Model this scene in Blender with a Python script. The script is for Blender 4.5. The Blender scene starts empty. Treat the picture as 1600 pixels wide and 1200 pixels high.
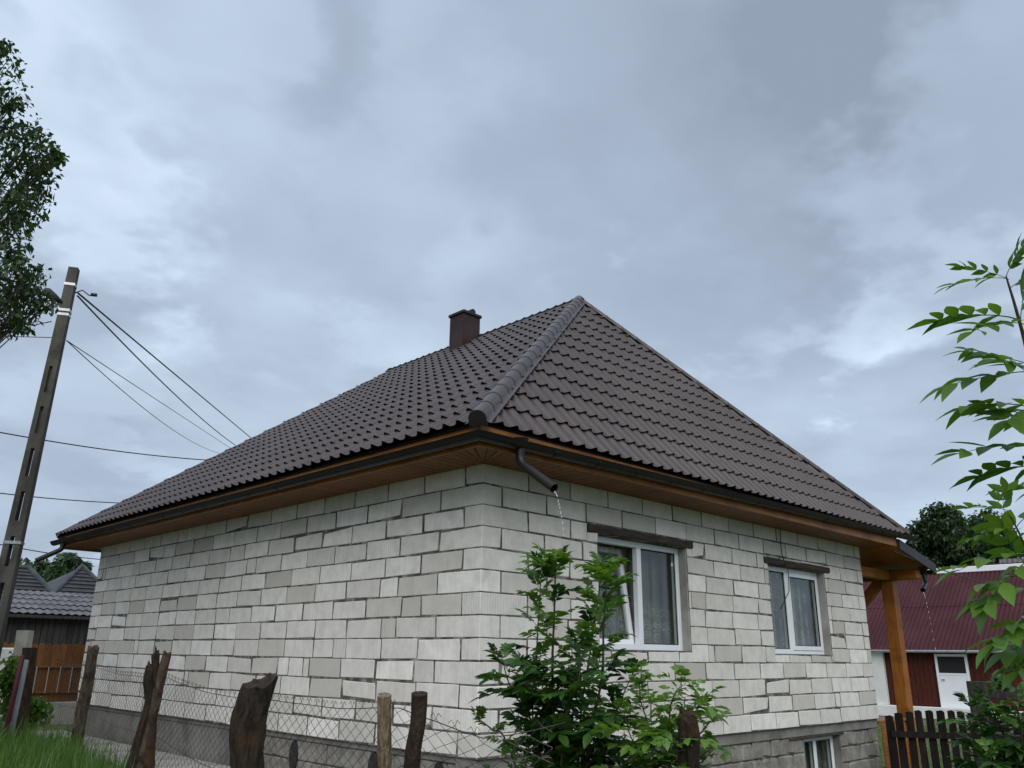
import bpy, bmesh, math, random
import numpy as np
from mathutils import Vector, Matrix, noise
R = random.Random(7)
NR = np.random.default_rng(7)
rad = math.radians

# ------------------------------------------------------------------ camera, sky, sun, exposure
scene = bpy.context.scene
COL = scene.collection
F = 1282.6; CAM = Vector((-5.2095, -5.6989, 0.8654))          # focal length in photo pixels, eye position in metres
PITCH, ROLL, YAW = 0.3186, 0.0127, 0.7747
FW = Vector((math.cos(PITCH)*math.sin(YAW), math.cos(PITCH)*math.cos(YAW), math.sin(PITCH)))
_r = Vector((math.cos(YAW), -math.sin(YAW), 0)); _u = _r.cross(FW)
RT = math.cos(ROLL)*_r + math.sin(ROLL)*_u; UP = -math.sin(ROLL)*_r + math.cos(ROLL)*_u
cd = bpy.data.cameras.new('camera'); cam = bpy.data.objects.new('camera', cd); COL.objects.link(cam)
cam.matrix_world = Matrix(((RT.x, UP.x, -FW.x, CAM.x), (RT.y, UP.y, -FW.y, CAM.y), (RT.z, UP.z, -FW.z, CAM.z), (0, 0, 0, 1)))
cd.sensor_width = 36; cd.lens = F/1600*36; cd.clip_start = 0.05; cd.clip_end = 3000
scene.camera = cam
scene.view_settings.view_transform = 'Standard'; scene.view_settings.look = 'None'
scene.view_settings.exposure = 0.92; scene.view_settings.gamma = 1
SUN_EL, SUN_AZ = rad(46), math.atan2(-0.72, -0.70)              # bright part of the overcast, behind the camera
sd = bpy.data.lights.new('sun', 'SUN'); sd.energy = 1.5; sd.angle = rad(60); sd.color = (1, .965, .91)
sun = bpy.data.objects.new('sun', sd); COL.objects.link(sun)
sdir = Vector((math.cos(SUN_EL)*math.cos(SUN_AZ), math.cos(SUN_EL)*math.sin(SUN_AZ), math.sin(SUN_EL)))
sun.rotation_euler = sdir.to_track_quat('Z', 'Y').to_euler(); sun.location = (0, 0, 40)

def raydir(x, y): return (FW*F + RT*(x-800) - UP*(y-600))
def hit(x, y, ax, v):
    d = raydir(x, y); return CAM + d*((v-CAM[ax])/d[ax])
def at(x, y, dep): return CAM + raydir(x, y)*(dep/F)
def hd(x, y, dist):
    d = raydir(x, y); return CAM + d*(dist/math.hypot(d.x, d.y))
def px(P):
    d = Vector(P)-CAM; z = d.dot(FW); return 800+F*d.dot(RT)/z, 600-F*d.dot(UP)/z, z

def nodes_of(nt):
    nt.nodes.clear()
    def N(t, ins=None, **kw):
        n = nt.nodes.new(t)
        for k, v in kw.items(): setattr(n, k, v)
        for k, v in (ins or {}).items():
            s = n.inputs[k]
            if isinstance(v, bpy.types.NodeSocket): nt.links.new(v, s)
            elif hasattr(v, 'outputs'): nt.links.new(v.outputs[0], s)
            else: s.default_value = v
        return n
    return N
def math_(N, op, a, b=0.0, c=None):
    n = N('ShaderNodeMath', {0: a, 1: b}, operation=op)
    if c is not None: n.inputs[2].default_value = c
    return n
def mixc(N, fac, a, b, bt='MIX'):
    n = N('ShaderNodeMix', data_type='RGBA', blend_type=bt)
    for k, v in ((0, fac), (6, a), (7, b)):
        s = n.inputs[k]
        if hasattr(v, 'outputs'): v = v.outputs[2] if v.bl_idname == 'ShaderNodeMix' else v.outputs[0]
        if isinstance(v, bpy.types.NodeSocket): n.id_data.links.new(v, s)
        else: s.default_value = v if k == 0 else (*v[:3], 1)
    return n
def o2(n): return n.outputs[2]

def build_world():
    w = bpy.data.worlds.new('World'); scene.world = w; w.use_nodes = True
    N = nodes_of(w.node_tree)
    tc = N('ShaderNodeTexCoord')
    D = N('ShaderNodeVectorMath', {0: tc.outputs['Generated']}, operation='NORMALIZE')
    sep = N('ShaderNodeSeparateXYZ', {0: D})
    den = math_(N, 'ADD', math_(N, 'MAXIMUM', sep.outputs[2], 0.0), 0.22)
    flat = N('ShaderNodeVectorMath', {0: D, 1: N('ShaderNodeCombineXYZ', {0: den, 1: den, 2: den})}, operation='DIVIDE')
    flat2 = N('ShaderNodeVectorMath', {0: flat, 1: (1, 1, .35)}, operation='MULTIPLY')
    n1 = N('ShaderNodeTexNoise', {'Vector': flat2, 'Scale': 1.3, 'Detail': 5, 'Roughness': .42, 'Distortion': .1})
    n2 = N('ShaderNodeTexNoise', {'Vector': flat2, 'Scale': 3.6, 'Detail': 5, 'Roughness': .45, 'Distortion': .1})
    warp = N('ShaderNodeTexNoise', {'Vector': flat2, 'Scale': 2.2, 'Detail': 5, 'Roughness': .55})
    Dw = N('ShaderNodeVectorMath', {0: D, 1: N('ShaderNodeVectorMath', {0: N('ShaderNodeVectorMath', {0: warp.outputs['Color'], 1: (.5, .5, .5)}, operation='SUBTRACT'), 1: (.20, .20, .20)}, operation='MULTIPLY')}, operation='ADD')
    val = math_(N, 'MULTIPLY_ADD', n1.outputs[0], .22, .30)
    val = math_(N, 'ADD', val, math_(N, 'MULTIPLY', n2.outputs[0], .24))
    # heavier and thinner banks of the cloud layer, as they stand in the sky
    for x, y, wgt, r in ((290, 210, .13, 12), (520, 40, -.12, 15), (1440, 420, .12, 12), (1590, 380, .12, 12), (1200, 445, .10, 11), (760, 450, .06, 12), (1250, 140, -.10, 28), (1560, 110, -.17, 24), (1420, 230, -.07, 14),
                         (900, 170, -.04, 22), (190, 650, -.06, 14), (50, 560, .05, 10), (380, 560, .05, 12), (1250, 640, .03, 14), (1500, 650, .03, 14)):
        d = raydir(x, y).normalized()
        dt = N('ShaderNodeVectorMath', {0: Dw, 1: d}, operation='DOT_PRODUCT')
        mr = N('ShaderNodeMapRange', {0: dt.outputs['Value'], 1: math.cos(rad(r)), 2: 1.0, 3: 0.0, 4: wgt}, interpolation_type='SMOOTHSTEP')
        val = math_(N, 'ADD', val, mr)
    cr = N('ShaderNodeValToRGB', {0: val}); e = cr.color_ramp.elements
    e[0].position = .22; e[0].color = (0.1620, 0.1953, 0.2494, 1)
    e[1].position = .80; e[1].color = (0.4319, 0.5069, 0.5985, 1)
    m = e.new(.48); m.color = (0.2231, 0.2699, 0.3377, 1)
    m = e.new(.62); m.color = (0.2951, 0.3578, 0.4374, 1)
    sky = N('ShaderNodeTexSky', sky_type='NISHITA', sun_disc=False, sun_elevation=SUN_EL, sun_rotation=math.pi/2-SUN_AZ)
    skyd = N('ShaderNodeVectorMath', {0: sky, 1: (.075, .075, .075)}, operation='MULTIPLY')
    colr = mixc(N, .96, skyd, cr)
    bg = N('ShaderNodeBackground', {0: o2(colr), 1: 1.0})
    N('ShaderNodeOutputWorld', {0: bg})
build_world()

# ------------------------------------------------------------------ materials
MATS = {}
def mat(name, c1, c2=None, scale=4, rough=.7, bump=0, bscale=30, stretch=(1, 1, 1), spec=.22, metal=0, rnd=0, c3=None, s3=1.2, objc=False, lo=.35, hi=.65, bst=None):
    m = bpy.data.materials.new(name); m.use_nodes = True; N = nodes_of(m.node_tree)
    P = N('ShaderNodeTexCoord').outputs['Object'] if objc else N('ShaderNodeNewGeometry').outputs['Position']
    V = N('ShaderNodeVectorMath', {0: P, 1: stretch}, operation='MULTIPLY')
    n = N('ShaderNodeTexNoise', {'Vector': V, 'Scale': scale, 'Detail': 8, 'Roughness': .6})
    f = N('ShaderNodeMapRange', {0: n.outputs[0], 1: lo, 2: hi})
    c = mixc(N, f.outputs[0], c1, c2 or c1)
    if c3:
        n3 = N('ShaderNodeTexNoise', {'Vector': P, 'Scale': s3, 'Detail': 6, 'Roughness': .65})
        f3 = N('ShaderNodeMapRange', {0: n3.outputs[0], 1: .48, 2: .68})
        c = mixc(N, f3.outputs[0], c, c3)
    if rnd:
        oi = N('ShaderNodeObjectInfo')
        k = N('ShaderNodeMapRange', {0: oi.outputs['Random'], 3: 1-rnd, 4: 1+rnd})
        kk = N('ShaderNodeCombineXYZ', {0: k, 1: k, 2: k})
        c = mixc(N, 1.0, c, kk, 'MULTIPLY')
    b = N('ShaderNodeBsdfPrincipled', {'Base Color': o2(c), 'Roughness': rough, 'Metallic': metal, 'Specular IOR Level': spec})
    if bump:
        V2 = N('ShaderNodeVectorMath', {0: P, 1: bst or stretch}, operation='MULTIPLY')
        nb = N('ShaderNodeTexNoise', {'Vector': V2, 'Scale': bscale, 'Detail': 8, 'Roughness': .65})
        bp = N('ShaderNodeBump', {'Strength': min(1, bump), 'Distance': .01*max(1, bump), 'Height': nb.outputs[0]})
        m.node_tree.links.new(bp.outputs[0], b.inputs['Normal'])
    N('ShaderNodeOutputMaterial', {0: b})
    MATS[name] = m; return m

def aac_mat():
    m = bpy.data.materials.new('aerated_block'); m.use_nodes = True; N = nodes_of(m.node_tree)
    P = N('ShaderNodeNewGeometry').outputs['Position']
    tone = N('ShaderNodeAttribute', attribute_name='tone').outputs['Fac']
    rib = N('ShaderNodeAttribute', attribute_name='rib').outputs['Fac']
    c = mixc(N, tone, (.43, .405, .36), (.78, .755, .715))
    n = N('ShaderNodeTexNoise', {'Vector': P, 'Scale': 5.5, 'Detail': 8, 'Roughness': .65})
    f = N('ShaderNodeMapRange', {0: n.outputs[0], 1: .40, 2: .72, 4: .55})
    c = mixc(N, f.outputs[0], c, (.40, .385, .345))
    ns = N('ShaderNodeTexNoise', {'Vector': N('ShaderNodeVectorMath', {0: P, 1: (22, 22, 1.6)}, operation='MULTIPLY'), 'Scale': 1, 'Detail': 5, 'Roughness': .6})
    fs = N('ShaderNodeMapRange', {0: ns.outputs[0], 1: .52, 2: .74, 4: .26})
    c = mixc(N, fs.outputs[0], c, (.36, .35, .32))
    sp = N('ShaderNodeSeparateXYZ', {0: P})
    xy = math_(N, 'ADD', sp.outputs[0], sp.outputs[1])
    wob = math_(N, 'MULTIPLY_ADD', n.outputs[0], .05, 0.0)
    xy = math_(N, 'ADD', xy, wob)
    sw = math_(N, 'SINE', math_(N, 'MULTIPLY', xy, 2*math.pi/.034))
    sh = math_(N, 'MULTIPLY', math_(N, 'MULTIPLY_ADD', sw, .5, .5), rib)
    c = mixc(N, math_(N, 'MULTIPLY', sh, .40), c, (.43, .42, .39))
    fine = N('ShaderNodeTexNoise', {'Vector': P, 'Scale': 70, 'Detail': 6, 'Roughness': .7})
    vor = N('ShaderNodeTexVoronoi', {'Vector': P, 'Scale': 46})
    pit = N('ShaderNodeMapRange', {0: vor.outputs['Distance'], 1: .05, 2: .17, 3: 0, 4: 1})
    c = mixc(N, N('ShaderNodeMapRange', {0: pit, 3: .22, 4: 0}).outputs[0], c, (.2, .19, .17))
    hgt = math_(N, 'ADD', math_(N, 'MULTIPLY', fine.outputs[0], .35), math_(N, 'MULTIPLY', sh, -.22))
    hgt = math_(N, 'ADD', hgt, math_(N, 'MULTIPLY', n.outputs[0], .5))
    hgt = math_(N, 'ADD', hgt, math_(N, 'MULTIPLY', pit, .12))
    bp = N('ShaderNodeBump', {'Strength': .6, 'Distance': .010, 'Height': hgt})
    b = N('ShaderNodeBsdfPrincipled', {'Base Color': o2(c), 'Roughness': .92, 'Specular IOR Level': .2, 'Normal': bp.outputs[0]})
    N('ShaderNodeOutputMaterial', {0: b}); return m
def leaf_mat(name, c1, c2, trans=.35, rough=.38, rnd=.3):
    m = bpy.data.materials.new(name); m.use_nodes = True; N = nodes_of(m.node_tree)
    P = N('ShaderNodeNewGeometry').outputs['Position']
    n = N('ShaderNodeTexNoise', {'Vector': P, 'Scale': 6, 'Detail': 3})
    a = N('ShaderNodeAttribute', attribute_name='tone')
    oi = N('ShaderNodeObjectInfo')
    f = math_(N, 'ADD', math_(N, 'MULTIPLY', n.outputs[0], .6), math_(N, 'MULTIPLY_ADD', a.outputs['Fac'], .7, -.3))
    f = N('ShaderNodeClamp', {0: math_(N, 'ADD', f, math_(N, 'MULTIPLY_ADD', oi.outputs['Random'], rnd*2, -rnd))})
    c = mixc(N, f, c1, c2)
    b = N('ShaderNodeBsdfPrincipled', {'Base Color': o2(c), 'Roughness': rough, 'Specular IOR Level': .45})
    ct = mixc(N, 1.0, c, (1.5, 1.45, .55), 'MULTIPLY')
    t = N('ShaderNodeBsdfTranslucent', {'Color': o2(ct)})
    mx = N('ShaderNodeMixShader', {0: trans, 1: b, 2: t})
    N('ShaderNodeOutputMaterial', {0: mx}); MATS[name] = m; return m
def glass_mat():
    m = bpy.data.materials.new('window_glass'); m.use_nodes = True; N = nodes_of(m.node_tree)
    lw = N('ShaderNodeLayerWeight', {'Blend': .5})
    fr = math_(N, 'POWER', lw.outputs['Facing'], 5.0)
    t = N('ShaderNodeBsdfTransparent', {'Color': (.86, .91, .89, 1)})
    g = N('ShaderNodeBsdfGlossy', {'Color': (1, 1, 1, 1), 'Roughness': .015})
    k = math_(N, 'MULTIPLY_ADD', fr, .96, .045)
    N('ShaderNodeOutputMaterial', {0: N('ShaderNodeMixShader', {0: k, 1: t, 2: g})}); return m
def lace_mat(name, lo, hi):
    m = bpy.data.materials.new(name); m.use_nodes = True; N = nodes_of(m.node_tree)
    P = N('ShaderNodeTexCoord').outputs['Object']
    sp = N('ShaderNodeSeparateXYZ', {0: P})
    fl = N('ShaderNodeTexVoronoi', {'Vector': N('ShaderNodeVectorMath', {0: P, 1: (13, 1, 9)}, operation='MULTIPLY'), 'Scale': 1.0}, feature='SMOOTH_F1')
    fl.inputs['Smoothness'].default_value = .15
    rg = math_(N, 'MULTIPLY_ADD', math_(N, 'SINE', math_(N, 'MULTIPLY', fl.outputs['Distance'], 34)), .5, .5)
    band = N('ShaderNodeMapRange', {0: math_(N, 'ABSOLUTE', math_(N, 'SUBTRACT', sp.outputs[2], .42)), 1: lo, 2: hi, 3: 1, 4: .0}, interpolation_type='SMOOTHSTEP')
    nz = N('ShaderNodeTexNoise', {'Vector': P, 'Scale': 9, 'Detail': 4})
    pat = math_(N, 'MULTIPLY', math_(N, 'MULTIPLY', rg, band), N('ShaderNodeMapRange', {0: nz.outputs[0], 1: .38, 2: .6}))
    fold = math_(N, 'MULTIPLY_ADD', math_(N, 'SINE', math_(N, 'MULTIPLY', math_(N, 'ADD', sp.outputs[0], math_(N, 'MULTIPLY', nz.outputs[0], .05)), 62)), .15, .13)
    nf_ = N('ShaderNodeTexNoise', {'Vector': N('ShaderNodeVectorMath', {0: P, 1: (7, 1, .3)}, operation='MULTIPLY'), 'Scale': 1.4, 'Detail': 3})
    op = math_(N, 'ADD', math_(N, 'MULTIPLY_ADD', pat, .50, .02), math_(N, 'ADD', fold, math_(N, 'MULTIPLY', nf_.outputs[0], .22)))
    d = N('ShaderNodeBsdfDiffuse', {'Color': (.56, .53, .47, 1)})
    tl = N('ShaderNodeBsdfTranslucent', {'Color': (.48, .45, .40, 1)})
    t = N('ShaderNodeBsdfTransparent')
    N('ShaderNodeOutputMaterial', {0: N('ShaderNodeMixShader', {0: op, 1: t, 2: N('ShaderNodeMixShader', {0: .3, 1: d, 2: tl})})}); return m

AAC = aac_mat(); GLASS = glass_mat(); LACE = lace_mat('lace', .12, .34); LACE2 = lace_mat('lace_floral', .7, 1.2)
mat('mortar', (.04, .037, .033), (.14, .13, .115), 9, .95, .8, 60, c3=(.36, .345, .31), s3=5)
mat('render_grey', (.16, .155, .145), (.235, .225, .21), 2.5, .95, .6, 40, c3=(.10, .098, .09), s3=1.6)
mat('slag_block', (.155, .145, .13), (.26, .245, .22), 9, .95, 1.6, 55, c3=(.30, .29, .265), s3=5)
mat('concrete', (.27, .265, .25), (.38, .37, .35), 3, .9, .5, 50, c3=(.2, .195, .18), s3=2)
mat('concrete_pale', (.42, .40, .35), (.56, .54, .48), 4, .9, .5, 40)
mat('roof_brown', (.046, .0345, .0335), (.060, .0465, .0445), 1.1, .34, .05, 8, spec=.42, c3=(.066, .052, .050), s3=.9)
mat('chimney_brown', (.026, .015, .0145), (.042, .026, .025), 3, .55, .4, 20)
mat('roof_brown_dark', (.022, .019, .019), (.03, .026, .026), 2, .45)
mat('gutter_brown', (.010, .0085, .0085), (.015, .0125, .012), 2, .42, spec=.28)
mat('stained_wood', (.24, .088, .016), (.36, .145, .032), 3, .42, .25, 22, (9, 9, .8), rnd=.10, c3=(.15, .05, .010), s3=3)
mat('stained_wood_x', (.23, .085, .016), (.35, .138, .030), 3, .42, .25, 22, (.8, 9, 9), rnd=.10, c3=(.17, .058, .012), s3=2.2)
mat('stained_wood_y', (.23, .085, .016), (.35, .138, .030), 3, .42, .25, 22, (9, .8, 9), rnd=.10, c3=(.17, .058, .012), s3=2.2)
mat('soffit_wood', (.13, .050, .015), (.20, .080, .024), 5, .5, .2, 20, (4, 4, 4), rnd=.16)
mat('dark_plank', (.035, .026, .021), (.075, .058, .048), 4, .85, .7, 18, (1, 9, 9))
mat('pvc_white', (.72, .74, .78), (.78, .80, .83), 2, .3, spec=.5)
mat('rubber', (.02, .02, .02), None, 2, .6)
mat('interior', (.30, .29, .27), (.34, .33, .30), 2, .95)
mat('old_wood', (.050, .037, .027), (.150, .112, .080), 5, .9, 2.4, 16, (5, 5, .55), c3=(.026, .019, .014), s3=6)
mat('black_wood', (.016, .012, .010), (.058, .044, .034), 5, .88, 2.4, 15, (5, 5, .6), c3=(.10, .052, .022), s3=4)
mat('pale_wood', (.11, .082, .052), (.36, .29, .20), 9, .85, 2.2, 22, (6, 6, .3), c3=(.11, .060, .028), s3=3.5)
mat('brown_post_wood', (.020, .013, .010), (.080, .053, .040), 9, .88, 2.4, 18, (5, 5, .3), c3=(.035, .022, .017), s3=6)
mat('wire', (.05, .045, .04), (.10, .088, .075), 30, .5, metal=.6)
mat('cable', (.025, .026, .028), None, 2, .5)
mat('pole_concrete', (.06, .057, .05), (.115, .11, .10), 4, .9, .6, 40, (1, 1, .3), c3=(.045, .044, .037), s3=1.8)
mat('galvanised', (.38, .39, .40), (.5, .5, .5), 8, .4, metal=.7)
mat('lamp_dark', (.035, .037, .04), None, 2, .45)
mat('barn_roof', (.040, .0085, .012), (.055, .013, .0175), .8, .55, 0, spec=.2, c3=(.06, .018, .021), s3=.4)
mat('barn_wood', (.022, .006, .0045), (.075, .017, .010), 5, .8, .6, 14, (6, 6, .5), rnd=.2)
mat('white_paint', (.55, .56, .55), (.66, .66, .65), 2, .8)
mat('picket_dark', (.006, .005, .0048), (.018, .0145, .013), 5, .8, 1.0, 16, (8, 8, .7), rnd=.3, spec=.08)
mat('picket_brown', (.10, .042, .013), (.17, .072, .022), 4, .6, .4, 16, (8, 8, .7), rnd=.2)
mat('shed_wood', (.016, .015, .015), (.05, .047, .045), 3, .9, .8, 12, (5, 5, .4))
mat('grey_roof', (.075, .076, .084), (.16, .16, .17), 3, .6, .3, 9, c3=(.085, .085, .09), s3=1.5)
mat('slate_dark', (.030, .031, .035), (.055, .056, .062), 2.2, .55, .3, 8)
mat('red_paint', (.045, .010, .014), (.07, .015, .019), 5, .5, .3)
mat('blue_paint', (.17, .21, .24), (.22, .26, .29), 5, .5, .3)
mat('bark', (.05, .043, .035), (.11, .095, .078), 5, .9, 1.5, 20, (4, 4, .6))
mat('green_stem', (.045, .038, .02), (.075, .06, .03), 8, .6)
mat('soil_grass', (.045, .062, .020), (.085, .108, .038), 1.2, .95, 1.2, 18, c3=(.15, .14, .11), s3=.30)
mat('gravel', (.20, .195, .18), (.36, .35, .33), 22, .95, 1.5, 60)
mat('hill_green', (.030, .060, .022), (.055, .095, .032), .05, 1)
leaf_mat('leaf_dark', (.014, .048, .010), (.055, .135, .024), .34, .36)
leaf_mat('leaf_light', (.065, .150, .024), (.16, .29, .055), .40, .4)
leaf_mat('leaf_mid', (.045, .115, .016), (.125, .240, .036), .42, .38)
leaf_mat('leaf_tree', (.014, .036, .009), (.042, .086, .020), .32, .45)
leaf_mat('leaf_far', (.022, .050, .018), (.050, .098, .030), .2, .6)
leaf_mat('grass_blade', (.042, .098, .016), (.115, .215, .042), .32, .5)
_w = bpy.data.materials.new('water'); _w.use_nodes = True; MATS['water'] = _w
_w.node_tree.nodes['Principled BSDF'].inputs['Transmission Weight'].default_value = .6
_w.node_tree.nodes['Principled BSDF'].inputs['Roughness'].default_value = .05
_w.node_tree.nodes['Principled BSDF'].inputs['Base Color'].default_value = (.9, .93, .95, 1)

# ------------------------------------------------------------------ mesh helpers
WLOC = {}
def thing(name, label, cat, loc, group=None):
    o = bpy.data.objects.new(name, None); COL.objects.link(o); o.location = loc; o.empty_display_size = .2
    tag(o, label, cat, group); WLOC[o] = Vector(loc); return o
def tag(o, label=None, cat=None, group=None, kind=None):
    if label: o['label'] = label
    if cat: o['category'] = cat
    if group: o['group'] = group
    if kind: o['kind'] = kind
    return o
def link(name, me, parent=None, kind=None, label=None):
    o = bpy.data.objects.new(name, me); COL.objects.link(o)
    if parent: o.parent = parent; WLOC[o] = WLOC.get(parent, Vector())
    if kind: o['kind'] = kind
    if label: o['label'] = label
    return o
class MB:
    def __init__(s): s.v = []; s.f = []; s.a = {}
    def add(s, V, Fc, **att):
        b = len(s.v); s.v += [tuple(p) for p in V]; s.f += [tuple(i+b for i in f) for f in Fc]
        for k, val in att.items(): s.a.setdefault(k, []).extend([val]*len(V))
        return s
    def box(s, x0, x1, y0, y1, z0, z1):
        V = [(x, y, z) for x in (x0, x1) for y in (y0, y1) for z in (z0, z1)]
        return s.add(V, [(0, 1, 3, 2), (4, 6, 7, 5), (0, 4, 5, 1), (2, 3, 7, 6), (0, 2, 6, 4), (1, 5, 7, 3)])
    def obox(s, c, X, Y, Z):      # oriented box: centre and three half-axis vectors
        V = [c + X*i + Y*j + Z*k for i in (-1, 1) for j in (-1, 1) for k in (-1, 1)]
        return s.add(V, [(0, 1, 3, 2), (4, 6, 7, 5), (0, 4, 5, 1), (2, 3, 7, 6), (0, 2, 6, 4), (1, 5, 7, 3)])
    def cbox(s, x0, x1, y0, y1, z0, z1, ch=.006, jit=0., rng=R, **att):
        V = []; idx = {}
        for i in (0, 1):
            for j in (0, 1):
                for k in (0, 1):
                    c = min(ch*(1 + (rng.random()**3)*jit), .45*min(x1-x0, y1-y0, z1-z0))
                    p = ((x0, x1)[i], (y0, y1)[j], (z0, z1)[k]); sg = (1-2*i, 1-2*j, 1-2*k)
                    for ax in range(3):
                        q = [p[t] + (0 if t == ax else sg[t]*c) for t in range(3)]
                        idx[i, j, k, ax] = len(V); V.append(q)
        Fc = []
        def q(*ks): Fc.append([idx[k] for k in ks])
        for i in (0, 1):
            q((i, 0, 0, 0), (i, 1, 0, 0), (i, 1, 1, 0), (i, 0, 1, 0))
            q((0, i, 0, 1), (1, i, 0, 1), (1, i, 1, 1), (0, i, 1, 1))
            q((0, 0, i, 2), (1, 0, i, 2), (1, 1, i, 2), (0, 1, i, 2))
        for i in (0, 1):
            for j in (0, 1):
                q((i, j, 0, 0), (i, j, 1, 0), (i, j, 1, 1), (i, j, 0, 1))
                q((i, 0, j, 0), (i, 1, j, 0), (i, 1, j, 2), (i, 0, j, 2))
                q((0, i, j, 1), (1, i, j, 1), (1, i, j, 2), (0, i, j, 2))
                for k in (0, 1): q((i, j, k, 0), (i, j, k, 1), (i, j, k, 2))
        return s.add(V, Fc, **att)
    def tube(s, pts, r, n=8, caps=True, **att):
        pts = [Vector(p) for p in pts]; m = len(pts)
        rs = r if isinstance(r, (list, tuple)) else [r]*m
        T = [(pts[min(i+1, m-1)]-pts[max(i-1, 0)]).normalized() for i in range(m)]
        a = T[0].orthogonal().normalized(); V = []
        for i in range(m):
            a = (a - T[i]*a.dot(T[i])).normalized(); b = T[i].cross(a)
            for k in range(n):
                t = 2*math.pi*k/n; V.append(pts[i] + (a*math.cos(t)+b*math.sin(t))*rs[i])
        Fc = [(i*n+k, i*n+(k+1) % n, (i+1)*n+(k+1) % n, (i+1)*n+k) for i in range(m-1) for k in range(n)]
        if caps: Fc += [tuple(range(n))[::-1], tuple((m-1)*n+k for k in range(n))]
        return s.add(V, Fc, **att)
    def sweep(s, prof, path, out, closed=True):     # prof: (outward, up) pairs; path: points; out: outward vector per point
        V = []; n = len(prof)
        for P, o in zip(path, out):
            for a, b in prof: V.append(Vector(P)+Vector(o)*a+Vector((0, 0, b)))
        k2 = n if closed else n-1
        Fc = [(i*n+k, i*n+(k+1) % n, (i+1)*n+(k+1) % n, (i+1)*n+k) for i in range(len(path)-1) for k in range(k2)]
        if closed: Fc += [tuple(range(n))[::-1], tuple((len(path)-1)*n+k for k in range(n))]
        return s.add(V, Fc)
    def mesh(s, name, m, off=(0, 0, 0), smooth=False, fix=True):
        me = bpy.data.meshes.new(name); ox = Vector(off)
        me.from_pydata([Vector(p)-ox for p in s.v], [], s.f); me.materials.append(MATS[m] if isinstance(m, str) else m)
        for k, vals in s.a.items():
            if len(vals) == len(s.v): me.attributes.new(k, 'FLOAT', 'POINT').data.foreach_set('value', vals)
        if fix:
            bm = bmesh.new(); bm.from_mesh(me); bmesh.ops.recalc_face_normals(bm, faces=bm.faces); bm.to_mesh(me); bm.free()
        if smooth: me.polygons.foreach_set('use_smooth', [True]*len(me.polygons))
        me.update(); return me
    def build(s, name, m, parent=None, smooth=False, kind=None, label=None, fix=True):
        off = WLOC.get(parent, Vector()) if parent else Vector()
        return link(name, s.mesh(name, m, off, smooth, fix), parent, kind, label)
def solo(mb, name, m, label, cat, loc, group=None, smooth=False, kind=None):   # a thing that is one mesh, origin at its base
    o = link(name, mb.mesh(name, m, loc, smooth)); o.location = loc; WLOC[o] = Vector(loc); return tag(o, label, cat, group, kind)
def np_mesh(name, V, Fc, m, off=(0, 0, 0), tone=None):
    V = np.asarray(V, float)-np.array(off); Fc = np.asarray(Fc); k = Fc.shape[1]
    me = bpy.data.meshes.new(name); me.vertices.add(len(V)); me.vertices.foreach_set('co', V.ravel())
    me.loops.add(Fc.size); me.loops.foreach_set('vertex_index', Fc.ravel()); me.polygons.add(len(Fc))
    me.polygons.foreach_set('loop_start', np.arange(len(Fc))*k); me.polygons.foreach_set('loop_total', np.full(len(Fc), k))
    if tone is not None: me.attributes.new('tone', 'FLOAT', 'POINT').data.foreach_set('value', tone)
    me.materials.append(MATS[m]); me.update(calc_edges=True); return me
def lerp(a, b, t): return a+(b-a)*t
def sst(a, b, x):
    t = max(0, min(1, (x-a)/(b-a))); return t*t*(3-2*t)

# ------------------------------------------------------------------ ground
def gz(x, y):
    return -.47 + .03*max(-8, min(0, y)) - .62*sst(-.5, 9, x) - .15*sst(10, 32, x) + .03*noise.noise((x*.6, y*.6, 0))
xs = sorted(set([-400, -200, -100, -60, -40] + [round(-30+i*1.0, 2) for i in range(70)] + [45, 60, 90, 150, 250, 400]))
g = MB(); n = len(xs)
g.v = [(x, y, gz(x, y)) for x in xs for y in xs]
g.f = [(i*n+j, (i+1)*n+j, (i+1)*n+j+1, i*n+j+1) for i in range(n-1) for j in range(n-1)]
tag(g.build('ground', 'soil_grass', smooth=True), kind='structure')
ap = MB()
for i in range(8):
    y0 = -.6+i*1.4; ap.cbox(-1.0+.05*R.random(), .0, y0, y0+1.385, -.75, -.455+.01*R.random(), .008, 2)
tag(ap.build('path', 'concrete'), kind='structure')
gr = MB(); gr.add([(x, y, gz(x, y)+.02) for y in [i*.6-1.5 for i in range(22)] for x in (-1.75, -1.3, -.95)], [(i*3+k, i*3+k+1, i*3+k+4, i*3+k+3) for i in range(21) for k in (0, 1)])
tag(gr.build('gravel_strip', 'gravel'), kind='structure')

# ------------------------------------------------------------------ the house
H = 0.2015; LB = .63; LX, LY = 8.36, 10.10; TOPZ = 13*H
house = thing('house', 'single-storey unplastered white block house with brown hipped metal tile roof', 'house', (0, 0, -.5))
OPEN = [(1.69, 3.37, .925, 2.125), (5.32, 7.0, .915, 2.10)]
LINT = [(1.52, 3.48, 2.128, 2.203), (5.22, 7.15, 2.103, 2.175)]
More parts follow.
